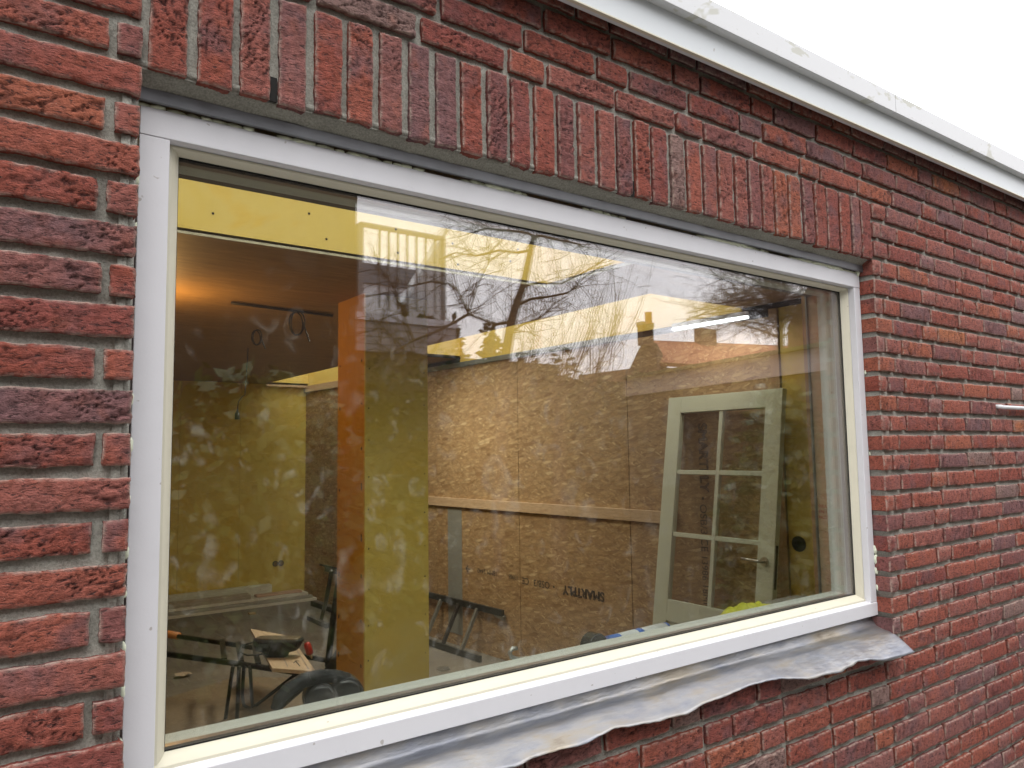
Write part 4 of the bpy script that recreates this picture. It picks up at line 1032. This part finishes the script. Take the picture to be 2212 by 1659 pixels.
for nm, px, py, sc2, lab in (('a', 645, 684, 1.0, 'loop of black wire hanging from the ceiling left of the column'), ('b', 558, 722, .72, 'smaller loop of black wire hanging further back under the ceiling')):
    c_ = on_z(px, py - 12 * sc2, CZ - .01); pts = []
    for k in range(34):
        t_ = k / 33 * 2 * math.pi * 2.2
        pts.append((c_[0] + .042 * sc2 * math.sin(t_) - .01, c_[1] + .02 * math.cos(t_ * .5), CZ - .085 * sc2 + .072 * sc2 * math.cos(t_)))
    pts.append((c_[0] + .07 * sc2, c_[1], CZ - .19 * sc2))
    wo_ = MB().tube(pts, .0045, 5).build('wire_coil', M['black'], None, smooth=True); tag(wo_, lab, 'wire')
cd = MB().tube([tuple(on_z(500, 654, CZ - .012)), tuple(on_z(718, 682, CZ - .012))], .009, 8).build('ceiling_conduit', M['black'], None, smooth=True); tag(cd, 'thin dark conduit fixed under the brown ceiling', 'conduit')

# ------------------------------------------------------------------ lamps that burn inside, one of them added out of view
def area(name, parent, loc, size, sy, power, col, rot=(0, 0, 0)):
    l = bpy.data.lights.new(name, 'AREA'); l.shape = 'RECTANGLE'; l.size = size; l.size_y = sy; l.energy = power; l.color = col
    o = bpy.data.objects.new(name, l); COL.objects.link(o); o.parent = parent; o.location = Vector(loc) - Vector(parent.location); o.rotation_euler = rot; return o
led = emit('led_tube', (0.93, 0.97, 1.0), 9.0)
def batten_lamp(p, q, label, power, col=(1.0, .90, .74)):
    p, q = Vector(p), Vector(q); m_ = (p + q) / 2
    e = empty('led_batten', tuple(m_), label, 'lamp', 'led battens')
    MB().bar(tuple(p + Vector((0, 0, .022))), tuple(q + Vector((0, 0, .022))), .034, .026).build('housing', M['label'], e)
    MB().bar(tuple(p), tuple(q), .024, .013).build('tube', led, e)
    d = q - p
    area('lamp_light', e, tuple(m_ + Vector((0, 0, -.014))), d.length, .03, power, col, (0, 0, math.atan2(d.y, d.x)))
batten_lamp((3.51, 2.035, 0.165), (3.53, 1.488, 0.165), 'short glowing white tube lamp under the ceiling above the door', 2.6)
batten_lamp((2.2, 3.75, 0.235), (2.75, 4.75, 0.235), 'added tube lamp, unseen behind the column, brightening the back of the room', 50)  # added fill lamp, out of view, to brighten the rear of the room
wl = empty('work_lamp', (0.60, 3.05, 0.12), 'warm orange bulb hanging under the ceiling at the left', 'lamp')
MB().tube([(0.60, 3.05, CZ), (0.60, 3.05, 0.14)], .004, 6).build('wire', M['black'], wl)
MB().tube([(0.60, 3.05, 0.15), (0.60, 3.05, 0.135), (0.60, 3.05, 0.10), (0.60, 3.05, 0.075)], [.012, .018, .03, .012], 14).build('bulb', emit('warm_bulb', (1.0, .45, .12), 12.0), wl, smooth=True)
pl_ = bpy.data.lights.new('lamp_light', 'POINT'); pl_.energy = 22; pl_.color = (1.0, .56, .20); pl_.shadow_soft_size = .04
po = bpy.data.objects.new('lamp_light', pl_); COL.objects.link(po); po.parent = wl; po.location = (0, 0, -.09)

# ================================================================== THE GARDEN SEEN IN THE PANE
GZ = -2.33
gr = MB().box((-60, -90, GZ - .2), (70, 60, GZ)).build('ground', plain('garden_soil', (0.06, 0.06, 0.035), .95, 0, .4, 1.5, .6, .02, 9)); tag(gr, 'dark garden ground', None, None, 'structure')
pvg = MB().box((-3, -2.6, GZ + .001), (4.8, 0.0, GZ + .012)).build('path', plain('paving', (0.33, 0.32, 0.30), .9, 0, .3, 3)); tag(pvg, 'grey paving at the foot of the wall', None, None, 'structure')
bark = plain('dark_bark', (0.045, 0.034, 0.028), .9, 0, .35, 20, .6, .003)
bark2 = plain('reddish_twigs', (0.075, 0.045, 0.04), .85, 0, .3, 20)
bark3 = plain('straw_shoots', (0.16, 0.11, 0.055), .8, 0, .3, 20)
def mv(px, py, yv): return Vector(mirrored(px, py, yv))
def box_g(g, px0, px1, pyt, pyb, yv, depth, base=False):
    a, b = mirrored(px0, pyb, yv), mirrored(px1, pyt, yv)
    z0 = GZ if base else min(a[2], b[2]); g.box((min(a[0], b[0]), a[1] - depth, z0), (max(a[0], b[0]), a[1], max(a[2], b[2]))); return g
# dark tall house (its edge crosses the pane near the column)
e0 = mirrored(772, 430, 5.4)
nh = empty('neighbour_house', (0, e0[1], GZ), 'tall dark brown brick house mirrored in the left part of the pane', 'house')
dkb = plain('dark_brown_brick', (0.028, 0.017, 0.011), .9, 0, .3, 8)
MB().box((-9, e0[1] - 7, GZ), (e0[0], e0[1], 3.3)).build('wall', dkb, nh)
MB().prism([(-9.2, e0[1] + .1, 3.3), (-9.2, e0[1] - 3.5, 5.2), (-9.2, e0[1] - 7.1, 3.3)], (e0[0] + 9.2, 0, 0)).build('roof', plain('dark_tiles', (.05, .04, .035), .8), nh)
# rear extension with roof terrace
ye = 6.8
ext = empty('extension', tuple(mirrored(880, 760, ye)), 'flat-roofed grey extension with a roof terrace, mirrored in the pane', 'building')
lt, rb = mirrored(740, 684, ye), mirrored(985, 780, ye)
zt_e = mirrored(870, 684, ye)[2]
grey = plain('grey_cladding', (0.36, 0.33, 0.34), .8, 0, .2, 3); pale = plain('pale_cladding', (0.66, 0.64, 0.68), .7, 0, .12, 3)
MB().box((lt[0], lt[1] - 4, GZ), (rb[0], lt[1], zt_e - .45)).build('wall', plain('brown_wall', (.07, .05, .04), .9, 0, .3, 4), ext)
for k in range(5): MB().box((lt[0], lt[1] - 4.02, zt_e - .09 * (k + 1) + .006), (rb[0], lt[1] + .02 + (.03 if k == 0 else 0), zt_e - .09 * k)).build('cladding_board', pale if k == 0 else grey, ext)
rl = empty('terrace_railing', tuple(mirrored(870, 684, ye)), 'metal railing round the roof terrace, mirrored in the pane', 'railing')
rmat = plain('grey_railing', (0.26, 0.25, 0.25), .6, .2)
a, b = mirrored(779, 493, ye), mirrored(958, 506, ye); zr = (a[2] + b[2]) / 2
MB().bar((a[0], a[1], zr), (b[0], a[1], zr), .05, .05).build('handrail', rmat, rl)
MB().bar((a[0], a[1], zt_e), (a[0], a[1], zr), .07, .05, (0, 1, 0)).build('post', rmat, rl)
MB().bar((b[0], a[1], zt_e), (b[0], a[1], zr), .05, .05, (0, 1, 0)).build('post', rmat, rl)
MB().bar((a[0] - .7, a[1] + .3, zr - .16), (a[0] + .9, a[1] - 2.2, zr - .18), .045, .045).build('handrail', rmat, rl)
for px in (821, 841, 861, 881, 901, 921, 941):
    x = mirrored(px, 600, ye)[0]; MB().bar((x, a[1], zt_e + .08), (x, a[1], zr), .022, .022, (0, 1, 0)).build('baluster', rmat, rl)
# clad gable behind
yg = 11.5
gb_ = empty('clad_gable', tuple(mirrored(920, 700, yg)), 'slatted dark gable rising behind the terrace, mirrored in the pane', 'building')
pts = [mirrored(868, 655, yg), mirrored(958, 503, yg), mirrored(959, 790, yg), mirrored(868, 790, yg)]
MB().prism([tuple(p) for p in pts], (1.6, -3, 0)).build('wall', plain('gable_backing', (.05, .04, .035), .8), gb_)
for k in range(20):
    f_ = k / 19; px = 884 + 74 * f_
    top = 655 + (503 - 655) * (px - 868) / 90
    p_, q_ = mirrored(px, top + 4, yg), mirrored(px, 700, yg)
    MB().box((p_[0] - .022, p_[1], q_[2]), (p_[0] + .022, p_[1] + .05, p_[2])).build('slat', plain('slat_grey', (.62, .60, .60), .7) if k == 0 else bpy.data.materials['slat_grey'], gb_)
p_, q_ = mirrored(866, 658, yg), mirrored(960, 499, yg)
MB().bar(tuple(p_), tuple(q_), .25, .06).build('verge', M['label'], gb_)
# pale flat house
wh = empty('pale_house', tuple(mirrored(850, 680, 19)), 'pale flat-roofed house far behind the railing, mirrored in the pane', 'house')
box_g(MB(), 640, 902, 590, 720, 19, 6, True).build('wall', plain('pale_render', (.80, .78, .80), .8), wh)
box_g(MB(), 640, 905, 584, 590, 18.9, 6.2).build('roof_edge', M['steel'], wh)
# conifers
def foliage_blob(c, rx, rz, n, size, mat, name, parent, ry=None):
    vs, fs = [], []; ry = ry or rx
    for i in range(n):
        while True:
            q = np.array([random.uniform(-1, 1) for _ in range(3)])
            if q @ q < 1 and (q[0] ** 2 + q[1] ** 2) ** .5 < 1.05 - .8 * max(0, q[2]): break
        p = np.array([c[0] + q[0] * rx, c[1] + q[1] * ry, c[2] + q[2] * rz])
        d1 = np.array([random.gauss(0, 1) for _ in range(3)]); d1 /= np.linalg.norm(d1); d2 = np.cross(d1, [random.gauss(0, 1) for _ in range(3)]); d2 /= np.linalg.norm(d2)
        s = size * random.uniform(.6, 1.4); b = len(vs)
        vs += [tuple(p), tuple(p + d1 * s * .5 + d2 * s * .28), tuple(p + d1 * s), tuple(p + d1 * s * .5 - d2 * s * .28)]
        fs.append((b, b + 1, b + 2, b + 3))
    me = bpy.data.meshes.new(name); me.from_pydata(vs, [], fs); me.materials.append(mat); return link(name, me, parent)
cf = plain('conifer_green', (0.035, 0.045, 0.025), .9, 0, .3, 5)
for px, pyt, w, yv, lab in ((930, 690, 60, 10, 'dark pointed conifer at the end of the grey extension'), (975, 700, 46, 10.6, 'smaller dark conifer right of the pointed one'), (1060, 702, 50, 12, 'round dark conifer left of the bare trunk')):
    c0 = mirrored(px, pyt, yv); rz = (c0[2] - GZ) / 2; rr = w / _F * (yv + 1.24)
    t_ = empty('conifer', (c0[0], c0[1], GZ), lab, 'tree', 'conifers in the garden')
    MB().tube([(c0[0], c0[1], GZ), (c0[0], c0[1], GZ + rz * 1.5)], [.1, .03], 7).build('trunk', bark, t_)
    foliage_blob((c0[0], c0[1], GZ + rz + .1), rr, rz, 3800, .16, cf, 'crown', t_)
# ---- bare trees
def limb(g, pts, r0, r1, n=5):
    k = len(pts); g.tube(pts, [r0 + (r1 - r0) * i / (k - 1) for i in range(k)], n, False)
def wander(p, d, length, steps, wob, sag=0.0):
    pts = [Vector(p)]; d = Vector(d).normalized(); s = length / steps
    for i in range(steps):
        d = (d + Vector((random.gauss(0, wob), random.gauss(0, wob), random.gauss(0, wob) + sag))).normalized(); pts.append(pts[-1] + d * s)
    return pts
def twigs_on(g, pts, count, length, r, spread=.9, sag=.02, depth=1, up=0.0):
    for _ in range(count):
        i = random.randrange(1, len(pts)); base = pts[i - 1].lerp(pts[i], random.random()); ax_ = (pts[i] - pts[i - 1]).normalized()
        d = (ax_ * random.uniform(.1, .8) + Vector((random.gauss(0, spread), random.gauss(0, spread * .5), random.gauss(0, spread) + up))).normalized()
        L = length * random.uniform(.45, 1.25); tp = wander(base, d, L, 6, .14, sag)
        limb(g, tp, r, r * .35, 4)
        if depth > 0: twigs_on(g, tp, random.randint(2, 4), L * .5, r * .6, spread, sag, depth - 1, up)
t1 = empty('bare_tree', tuple(mirrored(1100, 760, 4.6))[:2] + (GZ,), 'bare fruit tree with a leaning trunk and dense twigs, mirrored mid-pane', 'tree')
yv = 4.6
P = lambda *a: [mv(x, y, yv + dz) for x, y, dz in a]
trunk = P((1078, 1250, 0), (1085, 900, 0), (1096, 760, 0), (1107, 696, 0), (1117, 660, .02), (1133, 616, 0), (1145, 557, .03), (1155, 511, 0))
g = MB(); limb(g, trunk, .062, .030, 8); g.build('trunk', bark, t1, smooth=True)
limbs = [P((1155, 511, 0), (1140, 503, .1), (1110, 499, .2), (1083, 497, .2), (1050, 493, .3), (1030, 500, .3), (1000, 488, .4)),
         P((1155, 511, 0), (1171, 509, -.1), (1208, 519, -.2), (1246, 526, -.2), (1262, 533, -.3)),
         P((1150, 540, 0), (1120, 545, .2), (1080, 540, .3), (1030, 552, .4), (985, 545, .5), (950, 560, .5)),
         P((1107, 696, 0), (1070, 700, .2), (1014, 678, .1), (1024, 642, 0), (1032, 618, 0), (1056, 567, .1), (1062, 530, .2)),
         P((1014, 678, .1), (990, 692, 0), (964, 706, -.1), (925, 724, -.2), (895, 735, -.2), (857, 757, -.3), (812, 790, -.4)),
         P((1014, 678, .1), (1003, 655, 0), (988, 625, 0), (968, 612, 0), (930, 608, .2), (890, 617, .3), (850, 610, .3)),
         P((1117, 660, 0), (1150, 645, 0), (1190, 640, -.1), (1230, 632, -.1), (1262, 600, -.2), (1300, 575, -.2)),
         P((1133, 616, 0), (1170, 610, 0), (1215, 612, -.2), (1260, 590, -.2), (1310, 560, -.3)),
         P((895, 735, -.2), (880, 700, 0), (868, 660, 0), (845, 610, .1), (815, 570, .1)),
         P((1096, 730, 0), (1130, 700, 0), (1165, 690, -.1), (1200, 655, -.1), (1225, 640, -.1)),
         P((957, 730, -.1), (930, 770, -.1), (880, 760, 0), (850, 730, 0), (820, 700, .1))]
for lb in limbs:
    g = MB(); limb(g, lb, .015, .006, 6)
    twigs_on(g, lb, 24, .5, .0044, .85, -.01, 1, .1)
    g.build('branch', bark, t1, smooth=True)
# upright shoots right of it
t2 = empty('shoot_shrub', tuple(mirrored(1260, 760, 4.2))[:2] + (GZ,), 'tall shrub of long upright straw-coloured shoots, mirrored mid-pane', 'shrub')
for k in range(6):
    g = MB()
    for q in range(7):
        bx = random.uniform(1090, 1330); b0 = mv(bx, random.uniform(800, 900), 4.2 + random.uniform(-.3, .3))
        tip = mv(bx + random.uniform(-10, 130), random.uniform(560, 720), 4.2 + random.uniform(-.3, .3))
        mid = b0.lerp(tip, .5) + Vector((random.uniform(-.05, .22), random.uniform(-.1, .1), -.05))
        pts = [b0.lerp(mid, s) .lerp(mid.lerp(tip, s), s) for s in np.linspace(0, 1, 9)]
        limb(g, pts, .0060, .0022, 4); twigs_on(g, pts[2:], 4, .26, .0026, .6, .02, 0, .4)
    g.build('shoot_cluster', bark3 if k % 2 else bark2, t2, smooth=True)
MB().tube([tuple(mv(1210, 1250, 4.2)), tuple(mv(1210, 860, 4.2))], [.08, .05], 8).build('stump', bark, t2)
# dense twiggy tree at the right
t3 = empty('twiggy_tree', tuple(mirrored(1690, 760, 5.6))[:2] + (GZ,), 'dense round bare tree of fine twigs before the brick gable, mirrored at the right', 'tree')
y3 = 5.6
tr3 = [mv(1700, 1200, y3), mv(1698, 900, y3), mv(1694, 800, y3), mv(1688, 745, y3), mv(1690, 700, y3), mv(1686, 640, y3)]
g = MB(); limb(g, tr3, .09, .035, 8); g.build('trunk', bark, t3, smooth=True)
for k in range(40):
    b0 = tr3[3].lerp(tr3[5], random.random()); a_ = random.uniform(0, math.pi)
    tip = mv(1640 + 165 * math.cos(a_) * random.uniform(.6, 1.0), 690 - 120 * math.sin(a_) * random.uniform(.3, 1.15), y3 + random.uniform(-.6, .6))
    mid = b0.lerp(tip, .5) + Vector((random.gauss(0, .08), random.gauss(0, .08), .12))
    pts = [b0.lerp(mid, s).lerp(mid.lerp(tip, s), s) for s in np.linspace(0, 1, 8)]
    g = MB(); limb(g, pts, .013, .005, 5); twigs_on(g, pts, 15, .55, .0050, .8, .0, 2, .05)
    g.build('branch', bark2 if k % 3 else bark, t3, smooth=True)
# gabled house with chimney pot, orange roofs beyond
yh = 17
hs = empty('gable_house', tuple(mirrored(1400, 800, yh)), 'brown gabled house with a dark chimney pot, mirrored mid-pane', 'house')
brn = plain('brown_brick', (0.15, 0.085, 0.045), .9, 0, .25, 2); ori = plain('orange_tiles', (0.34, 0.12, 0.055), .85, 0, .25, 3)
pts = [mirrored(1345, 830, yh), mirrored(1392, 730, yh), mirrored(1420, 742, yh), mirrored(1420, 990, yh), mirrored(1345, 990, yh)]
MB().prism([tuple(p) for p in pts], (4.5, -3.6, 0)).build('wall', brn, hs)
box_g(MB(), 1390, 1412, 703, 745, yh - .3, .25).build('chimney', brn, hs)
box_g(MB(), 1389, 1414, 697, 704, yh - .28, .3).build('chimney_cap', M['steel'], hs)
pc = mirrored(1402, 700, yh - .5); MB().tube([(pc[0], pc[1], pc[2]), (pc[0], pc[1], pc[2] + .4)], .12, 10).build('chimney_pot', ori, hs)
tr_ = empty('terrace_row', tuple(mirrored(1560, 800, yh + 2)), 'row of houses under one orange tiled roof, mirrored at the right', 'houses')
rA, rB, rC, rD_ = mirrored(1408, 742, yh + 5), mirrored(1900, 760, yh + 5), mirrored(1900, 815, yh + 1), mirrored(1408, 790, yh + 1)
MB().add([tuple(rA), tuple(rB), tuple(rC), tuple(rD_)], [(0, 1, 2, 3)]).build('roof', ori, tr_).modifiers.new('thickness', 'SOLIDIFY').thickness = .15
MB().box((rD_[0], rD_[1] - 4, GZ), (rC[0], rD_[1] - .1, rD_[2])).build('wall', brn, tr_)
MB().bar(tuple(rA), tuple(rB), .3, .25).build('ridge', plain('pink_ridge', (.40, .18, .13), .8), tr_)
box_g(MB(), 1516, 1548, 712, 752, yh + 4.5, .4).build('chimney', brn, tr_)
# brick gable at the far right
yb = 5.0
bh = empty('brick_gable_house', tuple(mirrored(1760, 800, 9)), 'reddish brick house with a steep verge, mirrored at the right edge of the pane', 'house')
pts = [mirrored(1702, 706, 9), mirrored(1748, 612, 9), mirrored(1800, 500, 9), mirrored(1930, 380, 9), mirrored(2050, 500, 9), mirrored(2050, 1000, 9), mirrored(1702, 1000, 9)]
pts[5][2] = GZ; pts[6][2] = GZ
MB().prism([tuple(p) for p in pts], (5.5, -2.2, 0)).build('wall', plain('red_brown_brick', (0.15, 0.062, 0.042), .9, 0, .25, 6), bh)
# shed with pale fascia along the garden, running away from the wall
sz = mirrored(1781, 742, 1.85)[2]
shd = empty('garden_shed', (5.2, -2.6, GZ), 'low brown shed with a pale fascia and mossy roof edge, mirrored at the right', 'shed')
sy0, sy1 = 0.236 - 1.3, 0.236 - 4.6
MB().prism([(4.90, sy0, GZ), (5.62, sy1, GZ), (8.6, sy1, GZ), (8.6, sy0, GZ)], (0, 0, sz - .19 - GZ)).build('wall', plain('shed_boards', (.085, .055, .035), .9, 0, .3, 7), shd)
MB().prism([(4.87, sy0, sz - .185), (5.59, sy1, sz - .185), (5.63, sy1, sz - .185), (4.91, sy0, sz - .185)], (0, 0, .175)).build('fascia', plain('pink_grey_fascia', (.40, .33, .31), .7), shd)
MB().prism([(4.83, sy0, sz - .008), (5.55, sy1, sz - .008), (8.6, sy1, sz - .008), (8.6, sy0, sz - .008)], (0, 0, .03)).build('roof', plain('mossy_felt', (.09, .10, .035), .95, 0, .4, 30, .9, .01), shd)
# hedge, ivy and glossy laurel
ivy = plain('ivy_green', (0.045, 0.062, 0.022), .6, 0, .5, 3); gl_ = plain('laurel_leaf', (0.06, 0.085, 0.025), .28, 0, .3, 4, .05)
hd = empty('hedge', (4, -6.5, GZ), 'dark hedge overgrown with ivy closing the garden, mirrored low in the pane', 'hedge')
for k in range(9):
    px = 820 + k * 80; yv_ = 6.3 - k * .12; tp = mirrored(px, (765 if k < 2 else 748 if k < 6 else 800) + random.uniform(-10, 10), yv_); rz = (tp[2] - GZ) / 2
    foliage_blob((tp[0], tp[1], GZ + rz), .55, rz, 4200, .075, ivy, 'hedge_section', hd, .35)
MB().box((mirrored(800, 800, 6.5)[0], mirrored(800, 800, 6.6)[1] - .5, GZ), (mirrored(1262, 800, 6.4)[0], mirrored(800, 800, 6.6)[1] - .3, mirrored(1000, 762, 6.5)[2])).build('hedge_core', cf, hd)
MB().box((mirrored(1200, 800, 6.1)[0], mirrored(1300, 815, 6.1)[1] - .6, GZ), (mirrored(1520, 815, 6.0)[0], mirrored(1300, 815, 6.1)[1] - .2, mirrored(1300, 818, 6.1)[2])).build('hedge_core', cf, hd)
lr = empty('laurel_shrub', (3.9, -1.5, GZ), 'glossy-leaved laurel shrub close to the shed, mirrored beside the door', 'shrub')
cl_ = mirrored(1690, 960, 2.2)
foliage_blob((cl_[0], cl_[1], -1.2), .55, 1.15, 5200, .085, gl_, 'foliage', lr, .5)
MB().tube([(cl_[0], cl_[1], GZ), (cl_[0], cl_[1], -1.2)], [.04, .02], 6).build('stem', bark, lr)
iv2 = empty('ivy_shrub', tuple(mirrored(560, 900, 6))[:2] + (GZ,), 'leafy evergreen shrub below the dark house, mirrored at the left', 'shrub')
c2 = mirrored(560, 815, 4.7)
foliage_blob((c2[0], c2[1], (c2[2] + GZ) / 2), 1.5, (c2[2] - GZ) / 2 + .1, 7000, .13, gl_, 'foliage', iv2, .4)
MB().tube([(c2[0], c2[1], GZ), (c2[0], c2[1], -1.2)], [.05, .02], 6).build('stem', bark, iv2)
